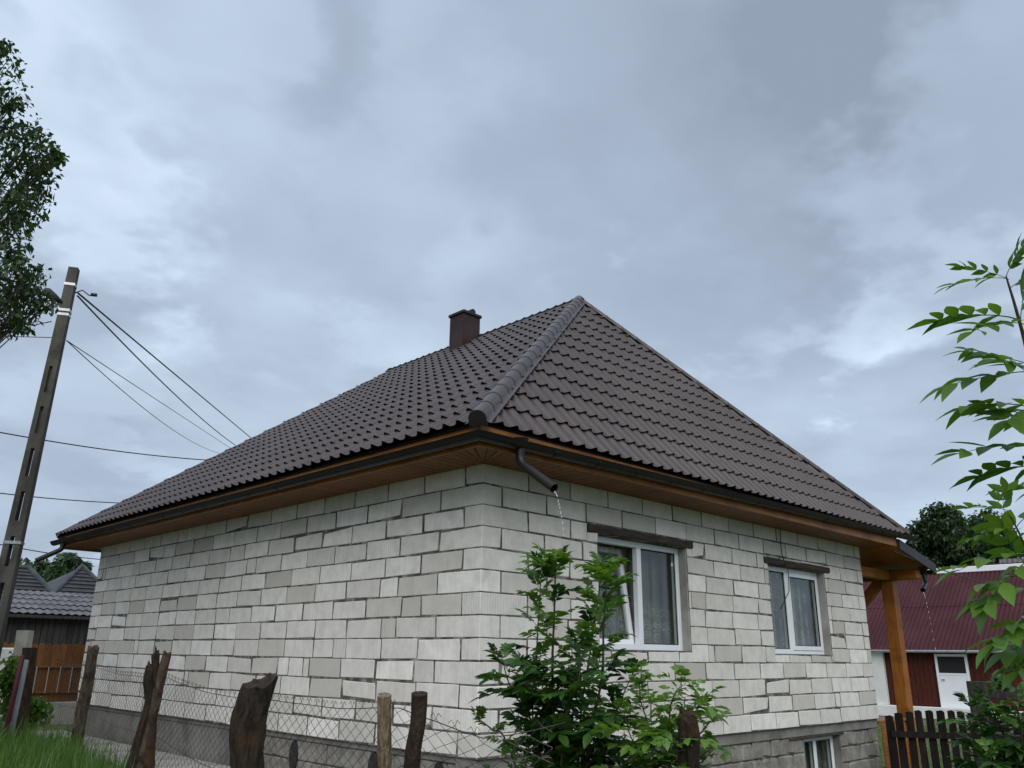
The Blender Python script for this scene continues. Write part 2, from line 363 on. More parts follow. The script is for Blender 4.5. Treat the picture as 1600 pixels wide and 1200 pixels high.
# wall cores (mortar shows in the recessed joints)
def core_wall(name, axis, length, opens):
    mb = MB(); us = sorted(set([.02, length]+[v for o in opens for v in o[:2]])); zs = sorted(set([0, TOPZ]+[v for o in opens for v in o[2:]]))
    for a, b in zip(us, us[1:]):
        for c, d in zip(zs, zs[1:]):
            um, zm = (a+b)/2, (c+d)/2
            if any(o[0] < um < o[1] and o[2] < zm < o[3] for o in opens): continue
            if axis == 0: mb.box(a, b, .0040, .25, c, d)
            else: mb.box(.0036, .25, a, b, c, d)
    bm = bmesh.new(); me = mb.mesh(name, 'mortar', WLOC[house]); bm.from_mesh(me)
    bmesh.ops.remove_doubles(bm, verts=bm.verts, dist=1e-4)
    dup = {}                                       # drop the inner faces between neighbouring cells
    for f in bm.faces: dup.setdefault(tuple(sorted(v.index for v in f.verts)), []).append(f)
    bmesh.ops.delete(bm, geom=[f for l in dup.values() if len(l) > 1 for f in l], context='FACES')
    bm.to_mesh(me); bm.free()
    return link(name, me, house)
wall_front = core_wall('wall', 0, LX-.02, OPEN)
wall_left = core_wall('wall', 1, LY-.02, [])
wr = MB(); wr.box(.26, LX-.01, LY-.25, LY-.01, 0, TOPZ-.02); wr.box(LX-.25, LX-.021, .26, LY-.26, 0, TOPZ-.02)
wr.build('wall', AAC, house)
MB().box(.3, LX-.3, .3, LY-.3, -.03, 0.0).build('floor_slab', 'interior', house)
ip = MB(); ip.box(.3, LX-.3, 3.4, 3.5, 0, 2.55); ip.box(4.3, 4.42, .26, 3.38, 0, 2.55); ip.build('partition', 'interior', house)

def rect_sub(rs, o):
    out = []
    for a, b, c, d in rs:
        if o[0] >= b or o[1] <= a or o[2] >= d or o[3] <= c: out.append((a, b, c, d)); continue
        if a < o[0]: out.append((a, o[0], c, d))
        if b > o[1]: out.append((o[1], b, c, d))
        m0, m1 = max(a, o[0]), min(b, o[1])
        if c < o[2]: out.append((m0, m1, c, o[2]))
        if d > o[3]: out.append((m0, m1, o[3], d))
    return [r for r in out if r[1]-r[0] > .03 and r[3]-r[2] > .02]
def row_edges(start, end, rng, k):
    e = [start]
    while e[-1] < end-.02:
        w = LB
        t = rng.random()
        if t < .085: w = rng.choice((.13, .17, .25, .31, .40))
        elif t < .3: w = LB*rng.uniform(.93, 1)
        nx = e[-1]+w
        if end-nx < .10: nx = end
        e.append(min(nx, end))
    return e
blocks = []          # (wall, x0,x1,y0,y1,z0,z1)
rb = random.Random(21)
def jw(): return .011+.011*rb.random()
for k in range(13):
    z0, z1 = k*H+.0045, (k+1)*H-.0045
    odd = k % 2
    cb = (0, .25, 0, LB-.016) if odd else (0, LB-.016, 0, .25)
    blocks.append((wall_left if odd else wall_front, *cb, z0, z1))
    for a, b in zip(*(lambda e: (e, e[1:]))(row_edges(LB if odd else .266, LY, rb, k))):
        blocks.append((wall_left, 0, .14, a, b-jw(), z0, z1))
    for a, b in zip(*(lambda e: (e, e[1:]))(row_edges(.266 if odd else LB, LX, rb, k))):
        rs = [(a, b-jw(), z0, z1)]
        for o in OPEN: rs = rect_sub(rs, (o[0]-.001, o[1]+.001, o[2]-.008, o[3]+.006))
        for o in LINT: rs = rect_sub(rs, (o[0]-.006, o[1]+.006, o[2]-.006, o[3]+.006))
        for r in rs: blocks.append((wall_front, r[0], r[1], 0, .14, r[2], r[3]))
def scr_area(b):
    c = [(b[1]+b[2])/2, (b[3]+b[4])/2, (b[5]+b[6])/2]
    if b[0] is wall_left: P = [(0, b[3], b[5]), (0, b[4], b[5]), (0, b[4], b[6])]
    else: P = [(b[1], 0, b[5]), (b[2], 0, b[5]), (b[2], 0, b[6])]
    p = [px(q) for q in P]; return abs((p[1][0]-p[0][0])*(p[2][1]-p[0][1])-(p[1][1]-p[0][1])*(p[2][0]-p[0][0]))
blocks.sort(key=scr_area, reverse=True)
rest = {wall_left: MB(), wall_front: MB()}
for i, b in enumerate(blocks):
    w, x0, x1, y0, y1, z0, z1 = b
    po = rb.uniform(-.0015, .002); ju = rb.uniform(-.003, .003)
    if i % 6 == 0: po *= 1.8
    corner = x1-x0 > .2 and y1-y0 > .2
    if corner: po = max(-.001, po)
    if w is wall_left or corner: x0 -= po
    if w is wall_front or corner: y0 -= po
    z0 += rb.uniform(-.002, .003); z1 += rb.uniform(-.003, .002)
    tone = min(1, max(0, rb.gauss(.72, .14))) if rb.random() > .18 else rb.uniform(.12, .48)
    rib = rb.choice((0, 0, 0, .25, .6, 1.0))
    mb = rest[w] if i >= 300 else MB()
    mb.cbox(x0, x1, y0, y1, z0, z1, .0032 if rb.random() > .07 else .009, 5.0, rb, tone=tone, rib=rib)
    if i < 300: mb.build('block', AAC, w)
for w, mb in rest.items():
    if mb.v: mb.build('block_courses', AAC, w, kind='stuff')

# plinth
plinth = MB(); plinth.box(.07, LX-.02, .07, .4, -1.5, -.005); plinth.box(.071, .4, .41, LY-.03, -1.5, -.004)
plinth.box(.41, LX-.021, LY-.4, LY-.031, -1.5, -.006); plinth.box(LX-.4, LX-.022, .41, LY-.41, -1.5, -.007)
BW = (5.98, 7.06, -.95, -.15)
bm_cut = MB()
plinth_o = plinth.build('plinth', 'mortar', house)
# real opening for the basement window: rebuild the front run of the plinth around it
me = plinth_o.data; plinth.v = plinth.v[8:]; plinth.f = [tuple(i-8 for i in f) for f in plinth.f[6:]]
for a in ((.07, BW[0], -1.5, -.005), (BW[1], LX-.02, -1.5, -.005), (BW[0]+.0005, BW[1]-.0005, -1.5, BW[2]), (BW[0]+.0005, BW[1]-.0005, BW[3], -.005)):
    plinth.box(a[0], a[1], .07, .4, a[2], a[3])
plinth_o.data = plinth.mesh('plinth', 'mortar', WLOC[house])
band = MB(); band.cbox(.02, LX-.01, .035, .3, -.125, -.003, .006); band.build('concrete_band', 'render_grey', house)
band = MB(); band.cbox(.036, .3, .31, LY-.03, -.06, -.003, .006); band.build('concrete_band', 'render_grey', house)
# rough slag blocks of the front plinth and of the near half of the left plinth
rp = random.Random(5)
for k in range(6):
    zt = -.13-k*.205; x = .035 + (.0 if k % 2 else .0)
    while x < LX-.08:
        w = rp.choice((.2, .22, .25, .3, .4)); x1 = min(x+w, LX-.02)
        rs = rect_sub([(x, x1-.014, zt-.193, zt)], (BW[0]-.03, BW[1]+.02, BW[2]-.03, BW[3]+.004)) if x1-x > .06 else []
        for r in rs:
            mb = MB(); po = rp.uniform(-.008, .008); mb.cbox(r[0], r[1], .045+po, .15, r[2], r[3], .010, 3, rp)
            mb.build('plinth_block', 'slag_block', plinth_o)
        x = x1
for k in range(4):
    zt = -.065-k*.205; y = .06
    while y < 4.4-k*.35:
        w = rp.choice((.28, .38, .4, .4)); po = rp.uniform(-.005, .005)
        mb = MB(); mb.cbox(.052+po, .16, y, y+w-.012, zt-.195, zt, .007, 3, rp); mb.build('plinth_block', 'slag_block', plinth_o); y += w
rn = MB(); rn.cbox(.046, .2, 4.55, LY-.035, -.75, -.062, .008); rn.build('render_coat', 'render_grey', house)
# oval vents in the left plinth, with pale mortar dabs
for yy in (1.55, 3.05, 4.35, .55):
    v = MB(); pr = [(.5*.17*math.cos(t)*(1 if math.sin(t) > 0 else 1), .16*math.sin(t)) for t in [i*math.pi/8 for i in range(16)]]
    V = [(.036, yy+a, -.225+b) for a, b in pr]+[(.05, yy+a*1.02, -.225+b*1.02) for a, b in pr]
    v.add(V, [tuple(range(16))]+[(i, (i+1) % 16, 16+(i+1) % 16, 16+i) for i in range(16)]); v.build('vent', 'roof_brown_dark', plinth_o)
    v = MB(); v.cbox(.034, .07, yy-.07, yy+.07, -.47, -.395, .008, 3, rp); v.build('mortar_patch', 'white_paint', plinth_o)

# ------------------------------------------------------------------ windows
def frame_ring(mb, x0, x1, y0, y1, z0, z1, w):
    mb.cbox(x0, x0+w, y0, y1, z0, z1, .004); mb.cbox(x1-w, x1, y0, y1, z0, z1, .004)
    mb.cbox(x0+w+.0005, x1-w-.0005, y0+.0006, y1-.0006, z0+.0004, z0+w, .004); mb.cbox(x0+w+.0005, x1-w-.0005, y0+.0006, y1-.0006, z1-w, z1-.0004, .004)
def shift(mb, fn): mb.v = [tuple(fn(Vector(p))) for p in mb.v]; return mb
def window(x0, x1, z0, z1, y, mull, label, tilt_left, sash_side):
    fr = MB(); frame_ring(fr, x0, x1, y, y+.07, z0, z1, .065)
    fr.cbox(mull-.04, mull+.04, y+.0012, y+.0688, z0+.066, z1-.066, .004)
    w = fr.build('window', 'pvc_white', house, label=label)
    cells = [(x0+.065, mull-.04), (mull+.04, x1-.065)]
    for ci, (a, b) in enumerate(cells):
        has = sash_side in (ci, 2)
        zz0, zz1 = z0+.065, z1-.065
        if has:
            ang = tilt_left if ci == 0 else 0
            a2, b2, c2, d2 = a-.012, b+.012, zz0-.012, zz1+.012
            ys = y+.078 if ang else y-.012
            s = MB(); frame_ring(s, a2, b2, ys, ys+.055, c2, d2, .062)
            gl = MB(); gl.box(a2+.06, b2-.06, ys+.022, ys+.03, c2+.06, d2-.06)
            if ang:
                ca, sa = math.cos(ang), math.sin(ang); zp = c2
                fn = lambda p: Vector((p.x, ys+(p.y-ys)*ca+(p.z-zp)*sa, zp+(p.z-zp)*ca-(p.y-ys)*sa))
                shift(s, fn); shift(gl, fn)
            s.build('sash', 'pvc_white', w); gl.build('pane', GLASS, w)
            if not ang:
                gk = MB(); frame_ring(gk, a2+.06, b2-.06, ys-.002, ys+.02, c2+.06, d2-.06, .008); gk.build('gasket', 'rubber', w)
        else:
            gl = MB(); gl.box(a+.0005, b-.0005, y+.03, y+.038, zz0+.0005, zz1-.0005); gl.build('pane', GLASS, w)
            gk = MB(); frame_ring(gk, a+.0008, b-.0008, y+.012, y+.028, zz0+.0008, zz1-.0008, .010); gk.build('gasket', 'rubber', w)
    return w
w1 = window(1.70, 3.36, .93, 2.12, .12, 2.57, 'white two-light window with its left sash tilted open', rad(8), 0)
w2 = window(5.33, 6.99, .92, 2.095, .12, 6.02, 'white two-light window with a closed sash on its right', 0, 1)
w3 = window(BW[0]+.005, BW[1]-.005, BW[2], BW[3]-.005, .16, 6.50, 'small white basement window in the grey plinth', 0, 3)
st = MB(); st.cbox(3.24, 3.275, .147, .1495, 1.90, 1.945, .0005); st.build('sticker', 'white_paint', w1)
for o, (x0, x1, z0, z1) in zip(OPEN, LINT):
    l = MB(); nn = 12
    for i in range(nn):
        pass
    prof = []
    V = []; rl = random.Random(int(x0*10))
    for i in range(nn+1):
        x = lerp(x0, x1, i/nn)
        for (yy, zz) in ((-.022, z0), (-.022, z1), (.10, z1), (.10, z0)): V.append((x, yy+rl.uniform(-.003, .003), zz+rl.uniform(-.004, .003)))
    l.add(V, [(i*4+k, i*4+(k+1) % 4, (i+1)*4+(k+1) % 4, (i+1)*4+k) for i in range(nn) for k in range(4)]+[(0, 1, 2, 3), (nn*4+3, nn*4+2, nn*4+1, nn*4)])
    l.build('lintel', 'dark_plank', house)
    for xa, xb in ((o[1]-.012, o[1]+.01), (o[0]-.01, o[0]+.012)):
        rv = MB(); rv.cbox(xa, xb, .012, .2, o[2]+.001, o[3]-.001, .004, 2); rv.build('reveal', 'concrete', house)
    rv = MB(); rv.box(o[0]+.013, o[1]-.013, .012, .12, o[2]-.012, o[2]+.004); rv.build('sill_bed', 'render_grey', house)
for xa, xb in ((BW[1]-.004, BW[1]+.02), (BW[0]-.025, BW[0]+.004)):
    rv = MB(); rv.cbox(xa, xb, .05, .3, BW[2], BW[3], .004); rv.build('reveal', 'render_grey', house)
bl = MB(); bl.cbox(5.55, 7.15, .028, .09, -.16, -.128, .004, 2); bl.build('lintel', 'dark_plank', house)
bk = MB(); bk.box(5.6, 7.5, .7, .72, -1.3, -.1); bk.build('basement_partition', 'interior', house)
def curtain(x0, x1, y, z0, z1, label, seed, lm=LACE):
    mb = MB(); nn = 90; rc = random.Random(seed); V = []
    ph = [rc.uniform(0, 6) for _ in range(3)]
    for i in range(nn+1):
        x = lerp(x0, x1, i/nn); yy = y+.045*math.sin(x*31+ph[0])+.014*math.sin(x*57+ph[1])+.01*math.sin(x*13+ph[2])
        V += [(x, yy, z0), (x, y+(yy-y)*.7, (z0+z1)/2), (x, y+(yy-y)*.5, z1)]
    mb.add(V, [(i*3+k, i*3+k+1, i*3+k+4, i*3+k+3) for i in range(nn) for k in (0, 1)])
    return solo(mb, 'lace_curtain', lm, label, 'curtain', ((x0+x1)/2, y, z0), smooth=True)
curtain(1.62, 3.62, .33, .80, 2.25, 'white lace curtain behind the window with the tilted sash', 1)
curtain(5.2, 7.3, .29, .80, 2.25, 'white lace curtain behind the closed window nearer the wooden porch', 2, LACE2)
curtain(5.9, 7.1, .30, -1.2, -.05, 'pale curtain behind the small basement window', 3)

# ------------------------------------------------------------------ roof
EX0, EX1, EY0, EY1, EZ = -.58, LX+.58, -.56, LY+.56, 2.79
R1, R2 = Vector((4.18, 2.36, 6.345)), Vector((4.18, 7.48, 6.345))
A, B, C_, D_ = Vector((EX0, EY0, EZ)), Vector((EX1, EY0, EZ)), Vector((EX1, EY1, EZ)), Vector((EX0, EY1, EZ))
faces = {'west': (D_, A, R1, R2), 'south': (A, B, R1), 'east': (B, C_, R2, R1), 'north': (C_, D_, R2)}
dk = MB()
for nm, poly in faces.items():
    nrm = (poly[1]-poly[0]).cross(poly[2]-poly[0]).normalized()
    if nrm.z < 0: nrm = -nrm
    P = [p - nrm*.012 for p in poly]
    dk.add(P, [tuple(range(len(P)))])
roof = dk.build('roof', 'roof_brown_dark', house)
TW, TS, CR, STP = .1855, .352, .044, .029
NC, NRW = 14, 2
def prof(s):     # one wave of the pressed sheet: broad pan, narrower rounded crest
    c = .5-.5*math.cos(2*math.pi*s); return CR*(c**2.1)
def tile_verts():
    # one pressed tile: upper sheet running under the next course, a thin lip, and the dark gap below the lip
    V = []; Fc = []; ts = (0, .5, 1.0, 1.12); m = NC+1
    for t in ts:
        for i in range(m):
            s = i/NC; V.append((s*TW, t*TS - .012*(prof(s)/CR)*(1-min(1, t)), prof(s)+STP*(1-min(1, t))+.004-(.004 if t > 1 else 0)))
    for j in range(len(ts)-1):
        for i in range(NC): Fc.append((j*m+i, j*m+i+1, (j+1)*m+i+1, (j+1)*m+i))
    b = len(V)
    for i in range(m): V.append(V[i])
    for i in range(m): V.append((V[i][0], V[i][1]+.002, V[i][2]-.007))
    for i in range(m): V.append((V[i][0], V[i][1]+.03, V[i][2]-.008))
    for r in (0, 1):
        for i in range(NC): Fc.append((b+r*m+i, b+(r+1)*m+i, b+(r+1)*m+i+1, b+r*m+i+1))
    return V, Fc
TV, TF = tile_verts()
tile_me = bpy.data.meshes.new('roof_tile'); tile_me.from_pydata(TV, [], TF); tile_me.materials.append(MATS['roof_brown'])
tile_me.polygons.foreach_set('use_smooth', [True]*len(tile_me.polygons))
tiles = []
for nm, poly in faces.items():
    O = poly[0]; e = (poly[1]-poly[0]); LE = e.length; e = e.normalized()
    nrm = e.cross(poly[2]-poly[0]).normalized()
    s = nrm.cross(e); pts2 = [((p-O).dot(e), (p-O).dot(s)) for p in poly]
    HS = max(p[1] for p in pts2); rows = math.ceil(HS/TS); cols = math.ceil(LE/TW)+1
    def inside(a, b):
        for p, q in zip(pts2, pts2[1:]+pts2[:1]):
            if (q[0]-p[0])*(b-p[1])-(q[1]-p[1])*(a-p[0]) < -1e-6: return False
        return True
    for j in range(rows):
        for i in range(cols):
            a, b = i*TW-.05, j*TS
            cs = [inside(a+u*TW, b+v*TS) for u in (0, 1) for v in (0, 1)]
            mid = any(inside(a+u*TW/4, b+v*TS/4) for u in range(5) for v in range(5))
            if not mid: continue
            M = Matrix((e, s, nrm)).transposed().to_4x4(); M.translation = O+e*a+s*b
            ar = 0
            if nm in ('west', 'south'):
                p = [px(M @ Vector(q)) for q in ((0, 0, 0), (TW, 0, 0), (TW, TS, 0))]
                ar = abs((p[1][0]-p[0][0])*(p[2][1]-p[0][1])-(p[1][1]-p[0][1])*(p[2][0]-p[0][0]))
            tiles.append((ar, all(cs), M, a, b, pts2, nm))
tiles.sort(key=lambda t: t[0], reverse=True)
def clip_tile(t):
    bm = bmesh.new(); vs = [bm.verts.new(v) for v in TV]
    for f in TF: bm.faces.new([vs[i] for i in f])
    _, _, M, a, b, p2, _ = t
    for p, q in list(zip(p2, p2[1:]+p2[:1]))[1:]:
        d = Vector((q[0]-p[0], q[1]-p[1], 0))
        if d.length < 1e-4 or abs(d.y) < 1e-5: continue
        bmesh.ops.bisect_plane(bm, geom=bm.verts[:]+bm.edges[:]+bm.faces[:], plane_co=(p[0]-a, p[1]-b, 0), plane_no=(d.y, -d.x, 0), clear_outer=True)
    V = [v.co.copy() for v in bm.verts]; bm.verts.index_update(); Fc = [tuple(v.index for v in f.verts) for f in bm.faces]; bm.free(); return V, Fc
stuff = MB(); nind = 0
for t in tiles:
    if t[1]:
        V, Fc = TV, TF
    else:
        V, Fc = clip_tile(t)
        if not Fc: continue
    M = t[2]
    if nind < 300 and t[0] > 0:
        if t[1]: me = tile_me
        else:
            me = bpy.data.meshes.new('roof_tile'); me.from_pydata(V, [], Fc); me.materials.append(MATS['roof_brown'])
            me.polygons.foreach_set('use_smooth', [True]*len(me.polygons))
        o = link('roof_tile', me, roof); o.matrix_local = Matrix.Translation(-WLOC[house]) @ M; nind += 1
    else:
        stuff.add([M @ Vector(v) for v in V], Fc)
stuff.build('tile_courses', 'roof_brown', roof, smooth=True, kind='stuff', fix=False)

def caps(P, Q, seg, r, first_r=None):
    d = (Q-P); Ln = d.length; d.normalize(); nseg = int(Ln/seg)
    side = d.cross(Vector((0, 0, 1))).normalized(); up = side.cross(d).normalized()
    for i in range(nseg+1):
        a, b = i*seg, min((i+1)*seg+.03, Ln+.05)
        mb = MB(); V = []
        prf = [(-1.55, -.62), (-1.18, -.50), (-1.05, -.35)] + [(-math.cos(t)*1.0, math.sin(t)*.92) for t in [math.pi*k/10 for k in range(11)]] + [(1.05, -.35), (1.18, -.50), (1.55, -.62)]
        for t, rr in ((a, r*1.05), (a+.03, r*1.045), (a+.034, r*1.0), (b, r*.99)):
            for u, v in prf: V.append(P+d*t+side*(u*rr)+up*(v*rr+.035))
        m = len(prf)
        Fc = [(k*m+i2, k*m+i2+1, (k+1)*m+i2+1, (k+1)*m+i2) for k in range(3) for i2 in range(m-1)]
        mb.add(V, Fc); o = mb.build('ridge_cap', 'roof_brown', roof, smooth=True)
        o.data.set_sharp_from_angle(angle=rad(40))
    # end plug
    mb = MB(); c = P - d*.004
    V = [c+side*(-math.cos(t)*r*1.08)+up*(math.sin(t)*r+.035) for t in [math.pi*k/10 for k in range(11)]] + [c+side*r*1.08+up*(-r*.45), c-side*r*1.08+up*(-r*.45)]
    V += [p+d*.02 for p in V]; m = 13
    mb.add(V, [tuple(range(m)), tuple(range(m, 2*m))[::-1]]+[(i, (i+1) % m, m+(i+1) % m, m+i) for i in range(m)])
    mb.build('end_plug', 'roof_brown_dark', roof)
up = Vector((0, 0, .01))
caps(A+up+(R1-A).normalized()*(-.03), R1+up, .305, .076)
caps(B+up, R1+up, .305, .062)
caps(C_+up, R2+up, .305, .062); caps(D_+up-Vector((0, 0, .03)), R2+up-Vector((0, 0, .055)), .305, .055)
caps(R1+Vector((0, -.08, -.035)), R2+Vector((0, -.05, -.035)), .34, .07)

# chimney
ch = MB(); cx, cy = 3.98, 4.95
ch.box(cx-.20, cx+.20, cy-.19, cy+.19, 5.6, 6.76); chim = ch.build('chimney', 'chimney_brown', roof, label='dark brown clad chimney')
c2 = MB(); c2.cbox(cx-.228, cx+.228, cy-.218, cy+.218, 6.762, 6.82, .01); c2.build('cap_slab', 'roof_brown_dark', roof)
c2 = MB(); c2.tube([(cx+.02, cy-.2, 6.84), (cx+.02, cy+.1, 6.84)], .06, 12); c2.build('cowl', 'roof_brown_dark', roof)
c2 = MB(); c2.cbox(cx-.225, cx-.203, cy-.19, cy+.12, 6.05, 6.50, .004); c2.build('flashing', 'chimney_brown', roof)

# fascia, soffit boards
def eave_path(off, z0=0):
    return [(-off, LY+off, z0), (-off, -off, z0), (LX+.20, -off, z0)], [(-1, 0, 0), (-1, -1, 0), (0, -1, 0)]
p_, o_ = eave_path(.515)
for seg, mt in (((0, 1), 'stained_wood_y'), ((1, 2), 'stained_wood_x')):
    mb = MB(); mb.sweep([(0, 2.592), (.025, 2.592), (.025, 2.785), (0, 2.785)], [p_[i] for i in seg], [o_[i] for i in seg])
    mb.build('fascia', mt, house)
mb = MB(); mb.sweep([(0, 2.57), (.02, 2.57), (.02, 2.78), (0, 2.78)], [(-.515, LY+.515, 0), (LX+.515, LY+.515, 0)], [(0, 1, 0), (0, 1, 0)]); mb.build('fascia', 'stained_wood_x', house)
bwid = .118
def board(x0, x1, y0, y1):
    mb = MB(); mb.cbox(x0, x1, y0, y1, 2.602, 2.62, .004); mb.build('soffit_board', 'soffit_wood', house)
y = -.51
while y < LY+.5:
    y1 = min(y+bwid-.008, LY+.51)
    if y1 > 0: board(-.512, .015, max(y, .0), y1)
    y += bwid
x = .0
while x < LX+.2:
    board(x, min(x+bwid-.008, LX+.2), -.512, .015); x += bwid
# fan of short boards in the corner square
nf = 9
for i in range(nf):
    a0, a1 = math.pi+i*math.pi/2/nf+.012, math.pi+(i+1)*math.pi/2/nf-.012
    def edge(a):
        c, s_ = math.cos(a), math.sin(a); k = .511/max(abs(c), abs(s_)); return (c*k, s_*k)
    (xa, ya), (xb, yb) = edge(a0), edge(a1); mid = (a0+a1)/2
    V = [(-.02*0+math.cos(mid)*.02, math.sin(mid)*.02)] + [(xa, ya)] + ([(-.511, -.511)] if a0 < math.pi*1.25 < a1 else []) + [(xb, yb)]
    mb = MB(); m = len(V); mb.add([(p[0], p[1], 2.602) for p in V]+[(p[0], p[1], 2.62) for p in V], [tuple(range(m)), tuple(range(m, 2*m))[::-1]]+[(k, (k+1) % m, m+(k+1) % m, m+k) for k in range(m)])
    mb.build('soffit_board', 'soffit_wood', house)
ce = MB(); ce.box(-.505, LX+.19, -.505, LY+.5, 2.622, 2.64); ce.build('ceiling', 'interior', house)
# gutters
GR = .066
arc = [(.045+GR+GR*math.cos(t), GR*math.sin(t)) for t in [math.pi+math.pi*k/10 for k in range(11)]]
gp = [(u, v) for u, v in arc] + [(u*.97+.003, v*.93+.004) for u, v in arc[::-1]]
gp[10] = (gp[10][0]+.012, gp[10][1]+.004)
GY = .50
path = [(-GY, LY+.62, 2.69), (-GY, 2.0, 2.683), (-GY, -GY, 2.678)]; outs = [(-1, 0, 0), (-1, 0, 0), (-1, -1, 0)]
mb = MB(); mb.sweep(gp, path, outs); gut_l = mb.build('gutter', 'gutter_brown', house)
path = [(-GY, -GY, 2.678), (3.0, -GY, 2.718), (LX+.72, -GY, 2.785)]; outs = [(-1, -1, 0), (0, -1, 0), (0, -1, 0)]
mb = MB(); mb.sweep(gp, path, outs); gut_f = mb.build('gutter', 'gutter_brown', house)
for i in range(17):          # gutter brackets
    yb = .3+i*.62
    mb = MB(); mb.sweep([(u+.002*(u > .1), v-.004) for u, v in arc]+[(u, v-.001) for u, v in arc[::-1]], [(-GY, yb, 2.685), (-GY, yb+.025, 2.685)], [(-1, 0, 0)]*2); mb.build('bracket', 'gutter_brown', gut_l)
for i in range(14):
    xb = .3+i*.62; zz = 2.678+.107*(xb+.5)/(LX+1.2)
    mb = MB(); mb.sweep([(u+.002*(u > .1), v-.004) for u, v in arc]+[(u, v-.001) for u, v in arc[::-1]], [(xb, -GY, zz), (xb+.025, -GY, zz)], [(0, -1, 0)]*2); mb.build('bracket', 'gutter_brown', gut_f)
def spout(pts, parent, r=.042):
    # smooth pipe through points with rounded elbows
    P = [Vector(p) for p in pts]; out = [P[0]]
    for a, b, c in zip(P, P[1:], P[2:]):
        d1 = (a-b).normalized()*.07; d2 = (c-b).normalized()*.07
        for k in range(7):
            t = k/6; out.append((b+d1)*(1-t)**2+b*2*t*(1-t)+(b+d2)*t*t)
    out.append(P[-1])
    mb = MB(); mb.tube(out, r, 16, caps=False)
    mb.tube(out[:-1]+[out[-1]], r*.88, 16, caps=False)
    mb.tube([P[0]+Vector((0, 0, .06)), P[0]+Vector((0, 0, -.02))], [r*1.9, r*1.12], 16, caps=False)
    d = (out[-1]-out[-2]).normalized()
    return mb.build('spout', 'gutter_brown', parent, smooth=True, fix=False), out[-1], d
sx = hit(812, 700, 1, -.60)
e1 = hit(866, 763, 0, sx.x+.02)
_, sp1, _ = spout([(sx.x, -.605, 2.66), (sx.x, -.605, 2.50), tuple(e1)], gut_f)
e2 = hit(56, 876, 1, 10.25)
_, sp2, _ = spout([(-.605, 10.2, 2.67), (-.605, 10.2, 2.53), tuple(e2)], gut_l)
print('SPOUT', sx, e1, e2)

# ------------------------------------------------------------------ timber porch on the east side
PX, PY = 9.70, .12
pst = MB(); pst.cbox(PX-.10, PX+.10, PY-.10, PY+.10, -1.2, 2.16, .008); pst.build('porch_post', 'stained_wood', house)
bmx = MB(); V = []
bmx.cbox(PX-.085, PX+.085, -.40, 6.2, 2.162, 2.335, .02); bmx.build('porch_beam', 'stained_wood_y', house)
br = MB(); br.obox(Vector((PX, .62, 1.80)), Vector((.05, 0, 0)), Vector((0, .06, .06)), Vector((0, .36, -.36))*-1); 
br.v = [(x, y, z) for x, y, z in br.v]
br.build('brace', 'stained_wood', house)
tb = MB(); tb.cbox(LX-.06, PX-.09, PY-.07, PY+.07, 2.165, 2.32, .01); tb.build('tie_beam', 'stained_wood_x', house)
for yy in (3.0, 6.0):
    pst = MB(); pst.cbox(PX-.10, PX+.10, yy-.10, yy+.10, -1.2, 2.16, .008); pst.build('porch_post', 'stained_wood', house)
V = []
def prz(x): return 2.60-(x-8.60)*.185
pr = MB(); n1 = 60
for yy in (-.50, 6.6):
    for x in (8.50, 9.98): V += [(x, yy, prz(x)), (x, yy, prz(x)+.018)]
pr.add(V, [(0, 1, 3, 2), (4, 6, 7, 5), (0, 4, 5, 1), (2, 3, 7, 6), (0, 2, 6, 4), (1, 5, 7, 3)]); pr.build('porch_soffit', 'stained_wood_x', house)
V = []
for yy in (-.56, 6.66):
    for x in (8.52, 10.03): V += [(x, yy, prz(x)+.03), (x, yy, prz(x)+.085)]
pr = MB(); pr.add(V, [(0, 1, 3, 2), (4, 6, 7, 5), (0, 4, 5, 1), (2, 3, 7, 6), (0, 2, 6, 4), (1, 5, 7, 3)]); pr.build('porch_roof', 'roof_brown', house)
V = []
for yy in (-.575, -.545):
    for x in (8.55, 10.045): V += [(x, yy, prz(x)-.055), (x, yy, prz(x)+.10)]
pr = MB(); pr.add(V, [(0, 1, 3, 2), (4, 6, 7, 5), (0, 4, 5, 1), (2, 3, 7, 6), (0, 2, 6, 4), (1, 5, 7, 3)]); pr.build('verge_trim', 'roof_brown_dark', house)
mb = MB(); mb.sweep(gp, [(9.93, -.55, 2.33), (9.93, 6.6, 2.36)], [(1, 0, 0)]*2); gut_p = mb.build('gutter', 'gutter_brown', house)
e3 = hit(1444, 922, 1, -.62)
_, sp3, _ = spout([(9.86, -.42, 2.28), (9.86, -.44, 2.10), (e3.x, -.60, e3.z)], gut_p, .038)
dkk = MB()
for i in range(8): dkk.cbox(LX+.02, 9.58, .02+i*.5, .5+i*.5, -.075, -.035, .004)
dkk.build('porch_deck', 'stained_wood_x', house)
for i in range(8):
    z = -.995+i*.115
    mb = MB(); mb.cbox(LX+.04, 9.3, -.012, .012, z, z+.108, .004); mb.build('skirt_board', 'stained_wood_x', house)
# small loose cable on the front wall over the right window
cb = MB(); cb.tube([(5.72, -.02, 2.6), (5.68, -.025, 2.45), (5.70, -.02, 2.25), (5.82, -.03, 2.0), (5.78, -.035, 1.75), (5.52, -.02, 1.5)], .006, 6); cb.build('hanging_cable', 'cable', house, smooth=True)

